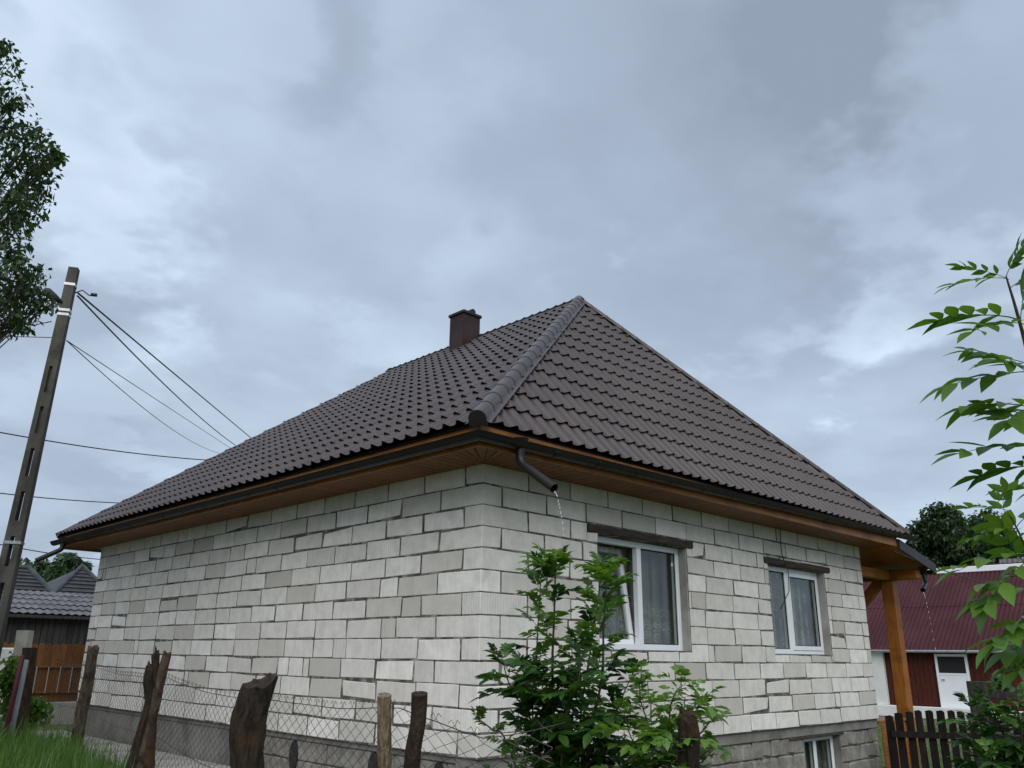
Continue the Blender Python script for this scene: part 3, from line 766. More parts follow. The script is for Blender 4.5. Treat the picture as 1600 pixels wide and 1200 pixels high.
# water running from the spouts
def drip(P, d, label, L=.55):
    mb = MB(); rr = random.Random(int(P.x*100)); pts = []
    for i in range(26):
        t = i/25; pts.append(P+Vector((d.x*.09*t, d.y*.09*t, -.03*t-(L)*t*t)))
    mb.tube(pts[:9], [.005]*3+[.0035]*6, 6)
    for i in range(10, 26, 2):
        c = pts[i]; l = .012+.008*rr.random(); mb.tube([c, c-Vector((0, 0, l)), c-Vector((0, 0, 2*l))], [.001, .004, .001], 6)
    return solo(mb, 'water_drip', 'water', label, 'water', tuple(pts[-1]), 'rainwater falling from the spouts', smooth=True)
drip(sp1+Vector((0, 0, -.03)), Vector((.3, -1, 0)), 'thin trickle of rainwater falling from the spout at the house corner', .36)
drip(sp3+Vector((0, 0, -.03)), Vector((.5, -.6, 0)), 'thin trickle of rainwater falling from the porch spout', .9)
#__PART2__
# ------------------------------------------------------------------ chain-link fence with rough wooden posts
FP = {'p1': (-1.12, 6.40), 'p2': (-1.69, 2.65), 'p3': (-2.20, -.22), 'p4': (-2.36, -1.84), 'p5': (-2.29, -2.14), 'p6': (-1.45, -3.22)}
fence = thing('chain_link_fence', 'rusty chain-link fence on rough wooden posts beside the white block wall', 'fence', (FP['p3'][0], FP['p3'][1], gz(*FP['p3'])))
def log(pts, rads, n=20, seed=0, rough=.12, flat=1.0, jag=.0, slant=0.):
    mb = MB(); pts = [Vector(p) for p in pts]; m = len(pts); V = []
    T = [(pts[min(i+1, m-1)]-pts[max(i-1, 0)]).normalized() for i in range(m)]
    a = Vector((1, 0, 0))
    for i in range(m):
        a = (a-T[i]*a.dot(T[i])).normalized(); b = T[i].cross(a)
        for k in range(n):
            t = 2*math.pi*k/n
            w = 1+rough*(noise.noise((math.cos(t)*1.7+seed, math.sin(t)*1.7, pts[i].z*2.6))*1.3+.7*noise.noise((math.cos(t)*4+seed*3, math.sin(t)*4, pts[i].z*7))+.9*noise.noise((math.cos(t)*6+seed, math.sin(t)*6, pts[i].z*1.3)))
            q = pts[i]+(a*math.cos(t)+b*math.sin(t)*flat)*rads[i]*w
            if i >= m-1 and jag: q += T[i]*jag*(noise.noise((math.cos(t)*1.2+seed, math.sin(t)*1.2, 3.1))*1.6)
            if slant and i > m*.55: q.z += slant*((a*math.cos(t)+b*math.sin(t)).dot(RT))*((i/(m-1)-.55)/.45)**2
            V.append(q)
    c = len(V); V.append(pts[0]); V.append(sum((V[(m-1)*n+k] for k in range(n)), Vector())/n)
    F_ = [(i*n+k, i*n+(k+1) % n, (i+1)*n+(k+1) % n, (i+1)*n+k) for i in range(m-1) for k in range(n)]
    F_ += [(c, (k+1) % n, k) for k in range(n)]+[(c+1, (m-1)*n+k, (m-1)*n+(k+1) % n) for k in range(n)]
    mb.add(V, F_); return mb
def line(pxs, dep_fn, base, steps=34):
    # resample a picked centre line and run it down to the ground
    P = [dep_fn(x, y) for x, y in pxs]
    low = P[-1]; d = (P[-1]-P[-2]).normalized(); k = (base-low.z)/d.z if abs(d.z) > .2 else 0
    if base < low.z: P.append(low+d*k)
    L = [0]
    for a, b in zip(P, P[1:]): L.append(L[-1]+(b-a).length)
    out = []
    for i in range(steps):
        s_ = L[-1]*(1-i/(steps-1))
        for q in range(len(P)-1):
            if L[q] <= s_ <= L[q+1]+1e-6: out.append(P[q].lerp(P[q+1], (s_-L[q])/(L[q+1]-L[q]))); break
    return out
def dep_of(name):
    x, y = FP[name]; return (Vector((x, y, .3))-CAM).dot(FW)
def fpost(name, pxs, r0, r1, m, seed, label, **kw):
    d = dep_of(name); g0 = gz(*FP[name])-.25
    P = line(pxs, lambda x, y: at(x, y, d), g0)
    rr = [lerp(r0, r1, i/(len(P)-1)) for i in range(len(P))]
    return log(P, rr, seed=seed, **kw).build('post', m, fence, label=label, smooth=True)
_fp = fpost
def fpost(*a, **k):
    o = _fp(*a, **k); o.data.set_sharp_from_angle(angle=rad(48)); return o
pxw = lambda name, w: w*dep_of(name)/F/2
fpost('p1', [(146, 1012), (140, 1050), (128, 1110), (118, 1165)], pxw('p1', 19), pxw('p1', 15), 'old_wood', 1, 'weathered dark post with a notched top by the far house corner', rough=.18, jag=.05)
o = fpost('p1', [(152, 1010), (147, 1032), (140, 1060)], pxw('p1', 12), pxw('p1', 9), 'black_wood', 2, None, rough=.2, jag=.03); bpy.data.objects.remove(o)
fpost('p2', [(262, 1020), (252, 1060), (236, 1120), (218, 1200), (214, 1230)], pxw('p2', 22), pxw('p2', 12), 'old_wood', 3, 'split weathered post with forked top', rough=.2, jag=.05)
fpost('p2', [(243, 1018), (243, 1045), (247, 1075), (238, 1120), (232, 1200)], pxw('p2', 20), pxw('p2', 10), 'black_wood', 4, 'dark forked half of the split post', rough=.25, jag=.06)
fpost('p2', [(236, 1042), (232, 1065), (236, 1095), (226, 1130), (207, 1200)], pxw('p2', 22), pxw('p2', 14), 'black_wood', 5, 'broken dark stub of the split post', rough=.3, jag=.06)
fpost('p3', [(408, 1063), (401, 1085), (390, 1115), (386, 1150), (388, 1200), (390, 1260)], pxw('p3', 60), pxw('p3', 46), 'black_wood', 6, 'thick gnarled stump-like post with slanting top', rough=.22, jag=.03, n=30, slant=.045)
fpost('p4', [(600, 1086), (600, 1140), (601, 1200), (601, 1260)], pxw('p4', 23), pxw('p4', 22), 'pale_wood', 9, 'pale peeled post with weathered streaks', rough=.11)
fpost('p5', [(656, 1084), (655, 1120), (652, 1140), (647, 1165), (644, 1200), (640, 1260)], pxw('p5', 28), pxw('p5', 24), 'brown_post_wood', 10, 'dark brown post beside the pale peeled one', rough=.13)
fpost('p6', [(1072, 1122), (1076, 1150), (1074, 1200), (1072, 1260)], pxw('p6', 38), pxw('p6', 30), 'black_wood', 11, 'dark overgrown post among the shrub leaves', rough=.22, jag=.05)
# mesh path: (x, y, top z)
mp = [hit(20, 1075, 1, 9.2), Vector((-1.15, 6.4, .70)), Vector((-1.66, 2.65, .63)), Vector((-2.10, -.22, .56)), Vector((-2.27, -1.84, .60)), Vector((-2.24, -2.14, .54)), Vector((-2.15, -2.4, .475)), Vector((-2.0, -2.6, .52)), Vector((-1.9, -2.73, .56))]
mp[0] = Vector((-1.0, 8.2, .70))
cum = [0]
for a, b in zip(mp, mp[1:]): cum.append(cum[-1]+math.hypot(b.x-a.x, b.y-a.y))
def mpt(s_):
    s_ = max(0, min(cum[-1]-1e-6, s_))
    for q in range(len(mp)-1):
        if cum[q] <= s_ <= cum[q+1]:
            t = (s_-cum[q])/(cum[q+1]-cum[q]); p = mp[q].lerp(mp[q+1], t); span = cum[q+1]-cum[q]
            p.z -= .05*min(1, span/3)*4*t*(1-t)
            p.z += .010*noise.noise((s_*1.5, 0, 5)); return p
wm = MB(); W = .058; DZ = .036; nw = int(cum[-1]/W)
def seg3(a, b, r):
    d = (b-a).normalized(); u = d.orthogonal().normalized(); w = d.cross(u)
    V = [p+(u*math.cos(t)+w*math.sin(t))*r for p in (a, b) for t in (0, 2.094, 4.189)]
    wm.add(V, [(0, 1, 4, 3), (1, 2, 5, 4), (2, 0, 3, 5)])
for i in range(nw):
    s0 = i*W; pt = mpt(s0); zb = gz(pt.x, pt.y)+.03; nz_ = int((pt.z-zb)/DZ); prev = None
    for j in range(nz_+1):
        sg = 1 if (j+i) % 2 else -1
        q = mpt(s0+sg*W*.5*.98+.006*noise.noise((s0*3, j*.3, 1)))
        z = q.z - j*DZ; p = Vector((q.x, q.y, z))+Vector((.010*noise.noise((s0*2, z*3, 9)), .008*noise.noise((s0*2, z*3, 4)), .008*noise.noise((s0*3, z*4, 2))))
        if prev is not None: seg3(prev, p, .00165)
        else:
            q2 = mpt(s0+sg*W*.2); seg3(p, Vector((q2.x, q2.y, z+.03)), .00165)
            q3 = mpt(s0-sg*W*.15); seg3(Vector((q2.x, q2.y, z+.03)), Vector((q3.x, q3.y, z+.012)), .00165)
        prev = p
wm.build('wire_mesh', 'wire', fence, kind='stuff', fix=False)
for dz in (-.012, -.55):
    tw = MB(); tw.tube([mpt(s_*cum[-1]/80)+Vector((0, 0, dz)) for s_ in range(81)], .0028, 5); tw.build('tension_wire', 'wire', fence, smooth=True)

# ------------------------------------------------------------------ leaning posts and wall end by the far corner
def quadbox(name, m, label, cat, pa, pb, wa, dep, thick, extra=0):
    a, b = at(*pa, dep), at(*pb, dep); gzz = gz(b.x, b.y)-.1
    d = (b-a).normalized()
    if b.z > gzz: b = b+d*((gzz-b.z)/d.z)
    h = wa*dep/F/2; mb = MB(); side = RT.copy(); side.z = 0; side.normalize(); fwd = Vector((-side.y, side.x, 0))
    mb.obox((a+b)/2, side*h, fwd*thick, (a-b)/2)
    bmw = mb
    return solo(mb, name, m, label, cat, tuple(b))
quadbox('concrete_post', 'concrete_pale', 'short pale concrete fence post beside the brown picket fence', 'post', (40, 985), (16, 1130), 18, 12.2, .08)
quadbox('wooden_post', 'black_wood', 'blackened leaning wooden post next to the concrete post', 'post', (47, 1012), (36, 1105), 15, 11.9, .07)
pp = thing('metal_pipe_post', 'leaning steel post painted dark red and grey blue', 'post', tuple(at(14, 1150, 11.6)-Vector((0, 0, .1))))
mb = MB(); mb.tube([at(35, 1025, 11.5), at(9, 1145, 11.5), at(6, 1165, 11.5)], .035, 10); mb.build('red_pipe', 'red_paint', pp, smooth=True)
mb = MB(); mb.tube([at(41, 1032, 11.6), at(18, 1145, 11.6), at(15, 1165, 11.6)], .035, 10); mb.build('blue_pipe', 'blue_paint', pp, smooth=True)
# white concrete wall end left of it
wl = MB(); p0 = at(10, 1060, 13.2); wl.cbox(p0.x-1.6, p0.x+.22, p0.y, p0.y+.16, gz(p0.x, p0.y)-.2, at(10, 1012, 13.2).z, .02)
solo(wl, 'concrete_wall', 'white_paint', 'white concrete wall end standing behind the ivy-covered post', 'wall', (p0.x, p0.y, gz(p0.x, p0.y)))

# ------------------------------------------------------------------ brown picket fence on a concrete base at the far left
FY = 12.4
pf = thing('picket_fence', 'brown wooden picket fence with rounded tops on a concrete base', 'fence', (.2, FY, -.5))
bs = MB(); bs.cbox(-4.6, 3.2, FY-.10, FY+.12, -.8, -.10, .01); bs.build('base_wall', 'concrete', pf)
x = -4.5
while x < 3.1:
    w = .118; mb = MB(); zt = .96+.012*R.uniform(-1, 1); V = []
    for yy in (FY-.03, FY-.008):
        V += [(x, yy, -.08), (x+w, yy, -.08), (x+w, yy, zt-.05)] + [(x+w/2+w/2*math.cos(t), yy, zt-.05+.055*math.sin(t)) for t in (.52, 1.05, 1.57, 2.09, 2.62)] + [(x, yy, zt-.05)]
    m = 9; mb.add(V, [tuple(range(m)), tuple(range(m, 2*m))[::-1]]+[(k, (k+1) % m, m+(k+1) % m, m+k) for k in range(m)]); mb.build('picket', 'picket_brown', pf)
    x += w+.012
for zz in (.06, .52):
    mb = MB(); mb.cbox(-4.6, 3.2, FY-.065, FY-.034, zz, zz+.035, .004); mb.build('rail', 'picket_brown', pf)
for i in range(12):
    xx = -.9+i*.21; mb = MB(); mb.tube([(xx, FY-.08, .07), (xx+.0, FY-.08, .54)], .010, 6); mb.build('iron_bar', 'galvanised', pf)

# ------------------------------------------------------------------ buildings beyond it
def corr(mb, P0, E, S, L, HS, pitch, amp, steps=0, stp=0.0):
    # corrugated sheet: origin, eave dir, slope dir
    Nn = E.cross(S).normalized(); 
    if Nn.z < 0: Nn = -Nn
    nc = int(L/pitch)*6; rows = [0, HS] if not steps else [HS*k/steps for k in range(steps+1)]
    V = []; Fc = []; m = nc+1
    for k in range(len(rows)-1):
        b = len(V)
        for r_, hh in ((rows[k], stp), (rows[k+1], 0)):
            for i in range(m): V.append(P0+E*(L*i/nc)+S*r_+Nn*(amp*.5*(1+math.sin(2*math.pi*i/6))+hh))
        Fc += [(b+i, b+i+1, b+m+i+1, b+m+i) for i in range(m-1)]
    mb.add(V, Fc)
SY = 20.0
sh = thing('old_shed', 'blackened board shed with weathered grey corrugated roof behind the brown fence', 'shed', (hit(80, 1000, 1, SY).x, SY, -.5))
za, zb_ = hit(80, 962, 1, SY).z, hit(80, 926, 1, SY+2.2).z
mb = MB(); x = -6.5
while x < 6:
    mb.cbox(x, x+.15, SY, SY+.03, -.7, za+.05+.02*R.random(), .004); x += .165
mb.box(-6.5, 6, SY+.04, SY+4, -.7, za-.02); mb.build('board_wall', 'shed_wood', sh, kind='stuff')
mb = MB(); S = Vector((0, 2.4, zb_-za)).normalized(); corr(mb, Vector((-6.8, SY-.25, za)), Vector((1, 0, 0)), S, 13.2, Vector((0, 2.4, zb_-za)).length, .20, .035, 5, .03); mb.build('roof', 'grey_roof', sh, smooth=True)
mb = MB(); mb.box(-6.8, 6.3, SY-.27, SY-.22, za-.08, za+.0); mb.build('eave_board', 'shed_wood', sh)
def hiphouse(name, label, cat, apex, ridge_end, e0, e1, Y, depth, m, gable=False):
    # picked points: ridge from apex to ridge_end and the eave from e0 to e1, all on a house whose front stands at Y
    a, b = hit(*apex, 1, Y+depth/2), hit(*ridge_end, 1, Y+depth/2); c, d = hit(*e0, 1, Y), hit(*e1, 1, Y)
    z = (c.z+d.z)/2; t = thing(name, label, cat, ((c.x+d.x)/2, Y, -.6))
    c, d = Vector((c.x, Y, z)), Vector((d.x, Y, z)); c2, d2 = c+Vector((0, depth, 0)), d+Vector((0, depth, 0))
    a.z = b.z = (a.z+b.z)/2
    mb = MB(); mb.add([c, d, d2, c2, a, b], [(0, 1, 5, 4), (1, 2, 5), (2, 3, 4, 5), (3, 0, 4)]); mb.build('roof', m, t)
    mb = MB(); mb.box(c.x+.4, d.x-.4, Y+.4, Y+depth-.4, -.8, z+.02); mb.build('wall', 'shed_wood', t)
    for p, q in ((c, a), (d, b), (a, b)):
        mb = MB(); mb.tube([p+Vector((0, 0, .05)), q+Vector((0, 0, .05))], .10, 8); mb.build('ridge_cap', 'slate_dark', t)
    V = MB(); n_ = 10
    for k in range(1, n_):
        t_ = k/n_; p0 = c.lerp(a, t_); p1 = d.lerp(b, t_); nn = (d-c).cross(a-c).normalized(); nn = nn if nn.z > 0 else -nn
        V.obox((p0+p1)/2+nn*.03, (p1-p0)/2, nn*.03, (a-c).normalized()*.06)
    V.build('tile_rows', m, t, kind='stuff'); return t
hiphouse('tiled_house', 'dark tiled hip-roofed house behind the grey shed roof', 'house', (-70, 887), (46, 884), (-150, 945), (102, 945), 27, 9, 'slate_dark')
hiphouse('tiled_house', 'dark slate pyramid-roofed house next to the white block wall', 'house', (128, 886), (129, 886), (70, 945), (190, 945), 33, 9, 'slate_dark')
bh = thing('far_house', 'small far house roof high on the wooded slope', 'house', tuple(hit(30, 900, 1, 55)))
mb = MB(); p = hit(30, 880, 1, 55); mb.add([p+Vector(v) for v in ((-2, 0, -1.4), (2, 0, -1.4), (1.4, 2, 0), (-1.4, 2, 0), (2, 4, -1.4), (-2, 4, -1.4))], [(0, 1, 2, 3), (1, 4, 2), (4, 5, 3, 2), (5, 0, 3)]); mb.build('roof', 'grey_roof', bh)
mb = MB(); mb.box(p.x-1.8, p.x+1.8, p.y+.2, p.y+3.8, -2, p.z-1.35); mb.build('wall', 'white_paint', bh)

# ------------------------------------------------------------------ red barn at the right
BX = 30.0
def bp(x, y, X=BX): return hit(x, y, 0, X)
ez = bp(1480, 1013).z; rz = hit(1530, 891, 0, BX+4.2).z
y0b, y1b = -8.0, 13.0
BG = -1.35
barn = thing('barn', 'long low barn with dark red corrugated roof and red plank wall', 'barn', (BX, 3, BG))
S = Vector((4.2, 0, rz-ez)); mb = MB()
corr(mb, Vector((BX-.35, y0b, ez-.08)), Vector((0, 1, 0)), S.normalized(), y1b-y0b, S.length*.53, .17, .05)
corr(mb, Vector((BX-.35, y0b, ez-.08))+S*.525+Vector((0, 0, .02)), Vector((0, 1, 0)), S.normalized(), y1b-y0b, S.length*.56, .17, .05)
mb.build('roof', 'barn_roof', barn, smooth=True)
mb = MB(); mb.add([(BX+3.8, y0b, rz+.02), (BX+3.8, y1b, rz+.02), (BX+8.4, y1b, ez), (BX+8.4, y0b, ez)], [(0, 1, 2, 3)]); mb.build('roof_back', 'barn_roof', barn)
mb = MB(); mb.cbox(BX+3.72, BX+4.1, y0b, y1b, rz-.10, rz+.14, .02); mb.build('ridge_flashing', 'pvc_white', barn)
mb = MB(); mb.tube([(BX-.42, y0b, ez-.12), (BX-.42, y1b, ez-.12)], .055, 8); mb.build('gutter', 'galvanised', barn, smooth=True)
dz0, dz1 = bp(1490, 1106).z, bp(1490, 1022).z; dy0, dy1 = bp(1516, 1060).y, bp(1465, 1060).y
mb = MB(); y = y0b+.2
while y < y1b-.2:
    if not (y+.17 > dy0-.02 and y < dy1+.02): mb.cbox(BX, BX+.03, y, y+.168+.004*R.random(), dz0+.02, ez+.2, .006)
    y += .18
mb.build('plank_wall', 'barn_wood', barn, kind='stuff')
mb = MB(); mb.box(BX+.04, BX+8, y0b+.2, y1b-.2, BG, ez-.0); mb.build('wall', 'barn_wood', barn)
mb = MB(); mb.cbox(BX-.35, BX-.01, y0b, y1b, BG-.1, dz0+.0, .02); mb.build('base_wall', 'white_paint', barn)
pr0, pr1 = bp(1386, 1060).y, bp(1364, 1060).y
mb = MB(); mb.cbox(BX-.20, BX+.0, pr0, pr1, dz0+.003, ez-.05, .01); mb.build('pillar', 'white_paint', barn)
dr = MB(); 
def yz_ring(mb, x0, x1, a, b, c, d, w):
    mb.box(x0, x1, a, a+w, c, d); mb.box(x0, x1, b-w, b, c, d); mb.box(x0+.001, x1-.001, a+w, b-w, d-w, d); mb.box(x0+.001, x1-.001, a+w, b-w, c, c+w)
yz_ring(dr, BX-.04, BX+.05, dy0, dy1, dz0+.004, dz1, .09); door = dr.build('door', 'pvc_white', barn, label='white door with a dark upper pane')
zm = lerp(dz0, dz1, .60)
mb = MB(); mb.box(BX-.02, BX+.03, dy0+.092, dy1-.092, dz0+.095, zm); mb.build('panel', 'pvc_white', door)
mb = MB(); mb.box(BX-.03, BX+.03, dy0+.092, dy1-.092, zm+.001, zm+.08); mb.build('rail', 'pvc_white', door)
mb = MB(); mb.box(BX-.01, BX+.03, dy0+.092, dy1-.092, zm+.082, dz1-.092); mb.build('pane', 'rubber', door)
mb = MB(); mb.tube([(BX-.06, dy1-.15, dz0+1.0), (BX-.06, dy1-.28, dz0+1.0)], .018, 6); mb.build('handle', 'galvanised', door)
# grey roof beyond the barn
gb = thing('grey_roofed_shed', 'grey corrugated roof showing behind the red barn ridge', 'shed', (BX+14, -3, BG))
P = hit(1560, 874, 0, BX+14); mb = MB(); corr(mb, Vector((BX+13, P.y-9, P.z-2.3)), Vector((0, 1, 0)), Vector((1, 0, 1.9)).normalized(), 9, 2.6, .25, .06); mb.build('roof', 'grey_roof', gb, smooth=True)
mb = MB(); mb.box(BX+13.5, BX+18, P.y-8.8, P.y-.2, BG, P.z-2.1); mb.build('wall', 'shed_wood', gb)
# dark timber stack near the barn door
ts = thing('timber_rack', 'dark timber rail and box standing before the barn wall', 'rack', tuple(Vector((BX-2.5, hit(1540, 1100, 0, BX-2.5).y, BG))))
mb = MB(); a = hit(1512, 1064, 0, BX-2.5); mb.cbox(a.x-.2, a.x+.2, a.y-.55, a.y, BG, a.z, .02); mb.build('box', 'shed_wood', ts)
mb = MB(); a = hit(1525, 1074, 0, BX-2.6); mb.cbox(a.x-.05, a.x+.05, a.y-3.2, a.y, a.z-.35, a.z, .02); mb.build('rail', 'shed_wood', ts)
mb = MB(); mb.cbox(a.x-.06, a.x+.06, a.y-3.1, a.y-2.95, BG, a.z-.36, .01); mb.build('leg', 'shed_wood', ts)

# ------------------------------------------------------------------ dark picket gate by the porch
G0, G1 = Vector((7.82, -.36, 0)), Vector((9.12, -2.39, 0))
gt = thing('picket_gate', 'blackened wooden picket gate with arched top by the porch post', 'gate', (9.0, -1.7, gz(9, -1.7)))
gd = (G1-G0).normalized(); gn = Vector((gd.y, -gd.x, 0)); gl_ = (G1-G0).length; npk = 18
if gn.dot(CAM-G0) < 0: gn = -gn
for i in range(npk):
    s_ = i*.140; c = G0+gd*s_; gzz = gz(c.x, c.y)
    zt = .10+.085*math.sin(math.pi*min(1, s_/1.45)) if s_ < 1.5 else .12
    zt += R.uniform(-.008, .008); w = .050+R.uniform(-.004, .004); mb = MB(); lean = gd*R.uniform(-.01, .01)
    V = []
    for t in (0, .024):
        for u, z in ((-w, gzz+.05), (w, gzz+.05), (w, zt-.02), (.3*w, zt), (-w, zt-.012)): V.append(c+gd*u+gn*t+Vector((0, 0, z))+lean*(z-gzz))
    mb.add(V, [(0, 1, 2, 3, 4), (9, 8, 7, 6, 5)]+[(k, (k+1) % 5, 5+(k+1) % 5, 5+k) for k in range(5)]); mb.build('picket', 'picket_dark', gt)
for zz in (-.14, -.85):
    mb = MB(); mb.obox((G0+G1)/2+gn*.045+Vector((0, 0, zz-.02)), gd*(gl_/2), gn*.018, Vector((0, 0, .042))); mb.build('rail', 'picket_dark', gt)
for s_ in (.03, 1.5):
    c = G0+gd*s_-gn*.05; mb = MB(); mb.tube([(c.x, c.y, gz(c.x, c.y)-.2), (c.x, c.y, .06 if s_ > 1 else .0)], .05, 10); mb.build('post', 'picket_dark', gt)

# ------------------------------------------------------------------ concrete power pole with lamp and wires
PT = hd(116, 420, 14.3); PQ = hd(20, 855, 14.3); PB = PQ+(PQ-PT)*((gz(PQ.x, PQ.y)-PQ.z)/(PQ.z-PT.z))
ptop = hd(117, 420, 14.3).z
pole = thing('power_pole', 'tall grey slotted concrete power pole with street lamp arm', 'power pole', tuple(PB))
ax = Vector((.86, -.5, 0)).normalized(); ay = Vector((-ax.y, ax.x, 0))
ctr = lambda z: PB+(PT-PB)*((z-PB.z)/(PT.z-PB.z))
def half(z): t = (z-PB.z)/(ptop-PB.z); return lerp(.135, .072, t), lerp(.10, .065, t)
mb = MB(); Hh = ptop-PB.z; zslot = PB.z+Hh*.78
def tap(z0, z1, f0, f1, mb):
    V = []
    for z in (z0, z1):
        hx, hy = half(z)
        for u, v in ((f0, -1), (f1, -1), (f1, 1), (f0, 1)): V.append(ctr(z)+ax*(u*hx)+ay*(v*hy))
    mb.add(V, [(0, 1, 2, 3), (7, 6, 5, 4)]+[(k, (k+1) % 4, 4+(k+1) % 4, 4+k) for k in range(4)])
tap(zslot, ptop, -1, 1, mb); tap(PB.z-.3, zslot-.001, -1, -.26, mb); tap(PB.z-.3, zslot-.001, .26, 1, mb)
nsl = 9
for i in range(nsl+1):
    z0 = PB.z-.3+(zslot-PB.z+.3)*i/nsl; tap(max(PB.z-.3, z0-.13), min(zslot-.002, z0+.10), -.258, .258, mb)
# recessed web filling the upper slots
for i in range(5, nsl):
    z0 = PB.z-.3+(zslot-PB.z+.3)*i/nsl; z1 = PB.z-.3+(zslot-PB.z+.3)*(i+1)/nsl
    V = []
    if i >= 7:
        for z in (z0+.1005, z1-.1305):
            hx, hy = half(z)
            for u, v in ((-.257, -.35), (.257, -.35), (.257, .35), (-.257, .35)): V.append(ctr(z)+ax*(u*hx)+ay*(v*hy))
        mb.add(V, [(0, 1, 2, 3), (7, 6, 5, 4)]+[(k, (k+1) % 4, 4+(k+1) % 4, 4+k) for k in range(4)])
mb.build('shaft', 'pole_concrete', pole)
def pz(y_px, x_px=60): return hd(x_px, y_px, 14.3).z
for yp in (444, 486, 493, 850):
    z = pz(yp, 100 if yp < 500 else 45); hx, hy = half(z); mb = MB()
    mb.obox(ctr(z), ax*(hx+.008), ay*(hy+.008), Vector((0, 0, .022))); mb.build('steel_band', 'galvanised', pole)
zl = pz(482, 100); lt = hd(68, 452, 14.2); lm = hd(92, 470, 14.25)
mb = MB(); mb.tube([ctr(zl-.12)-ax*.17, ctr(zl)-ax*.19, lm+Vector((.03, 0, -.03)), lm], .022, 8); mb.build('lamp_arm', 'galvanised', pole, smooth=True)
ld = (lt-lm).normalized(); mb = MB(); mb.tube([lm-ld*.05, lm+ld*.08, lm+ld*.22, lt], [.03, .06, .075, .035], 10); mb.build('lamp_head', 'lamp_dark', pole, smooth=True)
for dx, amp in ((-.16, .3), (-.17, .42)):
    mb = MB(); z = pz(486, 100); mb.tube([ctr(z+.12)+ax*dx, ctr(z+.05)+ax*(dx-.12), ctr(z-.1)+ax*(dx-amp*.6), ctr(z-.28)+ax*(dx-.2), ctr(z-.2)+ax*dx], .007, 6); mb.build('cable_loop', 'cable', pole, smooth=True)
hk = MB(); z = pz(458, 115); P0 = ctr(z)+ax*.09; hk.tube([P0, P0+ax*.10+Vector((0, 0, .06)), P0+ax*.22+Vector((0, 0, -.02)), P0+ax*.28+Vector((0, 0, .0))], .010, 6); hk.tube([P0+ax*.24, P0+ax*.33], .03, 8); hk.build('insulator', 'lamp_dark', pole, smooth=True)
def wire(P, Q, sag, r, label, grp='overhead wires strung from the pole'):
    mb = MB(); pts = [P.lerp(Q, i/30)-Vector((0, 0, sag*4*(i/30)*(1-i/30))) for i in range(31)]; mb.tube(pts, r, 6)
    return solo(mb, 'overhead_wire', 'cable', label, 'wire', tuple(pts[15]), grp, smooth=True)
w0 = hd(122, 458, 14.4)
wire(w0, hd(430, 716, 42), .0, .016, 'black service wire falling from the pole top behind the brown roof')
wire(w0+Vector((0, 0, -.05)), hd(410, 720, 42), .35, .014, 'second black wire sagging lower behind the brown roof')
w1_ = hd(104, 532, 14.4)
wire(w1_, hd(390, 720, 42), .0, .008, 'thin grey wire from the middle of the pole towards the brown roof', 'thin wires from mid pole')
wire(w1_, hd(370, 712, 42), .5, .008, 'thin sagging grey wire from the middle of the pole towards the brown roof', 'thin wires from mid pole')
wire(hd(-120, 522, 22), hd(102, 528, 14.5), .0, .007, 'thin wire reaching the pole from the tree', None)
wire(hd(-60, 664, 24), hd(360, 721, 30), .15, .016, 'thick black cable crossing behind the pole at mid height', 'cables crossing behind the pole')
wire(hd(-60, 763, 24), hd(230, 787, 30), .08, .014, 'black cable crossing low behind the pole above the eave', 'cables crossing behind the pole')
wire(hd(-60, 838, 22), hd(190, 876, 34), .1, .014, 'lowest black cable sagging past the far eave and spout', 'cables crossing behind the pole')
wire(hd(1398, 862, 14.4), hd(1700, 925, 30), .3, .010, 'thin cable running from the porch eave past the tree', None)

# ------------------------------------------------------------------ vegetation
def leaflet(V, Fc, T, base, d, upv, L, Wd, droop, tone):
    side = d.cross(upv).normalized(); n_ = side.cross(d).normalized(); b = len(V)
    prof_ = ((0, .06), (.18, .62), (.42, 1.0), (.68, .74), (.88, .30), (1.0, .0))
    for t, w in prof_:
        c = base+d*(L*t)-n_*(droop*L*t*t)
        k = w*Wd*.5
        V += [c+side*k+n_*(k*.28), c, c-side*k+n_*(k*.28)]; T += [tone]*3
    for i in range(5): Fc += [(b+i*3, b+i*3+1, b+i*3+4, b+i*3+3), (b+i*3+1, b+i*3+2, b+i*3+5, b+i*3+4)]
def compound_leaf(name, m, pairs, L, lfl, lfw, seed, droop=.25):
    r_ = random.Random(seed); V, Fc, T = [], [], []
    def rach(t): return Vector((L*t, .03*math.sin(t*3+seed), -droop*L*t*t))
    mb = MB(); mb.tube([rach(i/6) for i in range(7)], [.0026*(1-.6*i/6) for i in range(7)], 4, tone=.4)
    for k in range(pairs):
        t = .28+.62*k/max(1, pairs-1); c = rach(t); sc = .72+.4*math.sin(math.pi*(.15+.75*k/pairs))
        for s_ in (-1, 1):
            d = Vector((.62+r_.uniform(-.1, .15), s_*.78, -.10+r_.uniform(-.25, .25))).normalized()
            leaflet(V, Fc, T, c, d, Vector((r_.uniform(-.25, .25), r_.uniform(-.25, .25), 1)), lfl*sc*r_.uniform(.85, 1.12), lfw*sc, r_.uniform(.05, .4), r_.random())
    leaflet(V, Fc, T, rach(.97), Vector((1, 0, -.4)).normalized(), Vector((0, 0, 1)), lfl*1.05, lfw, .2, r_.random())
    b = len(mb.v); mb.v += [tuple(p) for p in V]; mb.f += [tuple(i+b for i in f) for f in Fc]; mb.a['tone'] += T
    return mb.mesh(name, m, (0, 0, 0), True, False)
def leaf_set(m, pairs, L, fl, fw, seed, n_=5): return [compound_leaf('leaf', m, pairs + (i % 2), L*(.85+.08*i), fl, fw, seed+i, .04+.06*i) for i in range(n_)]
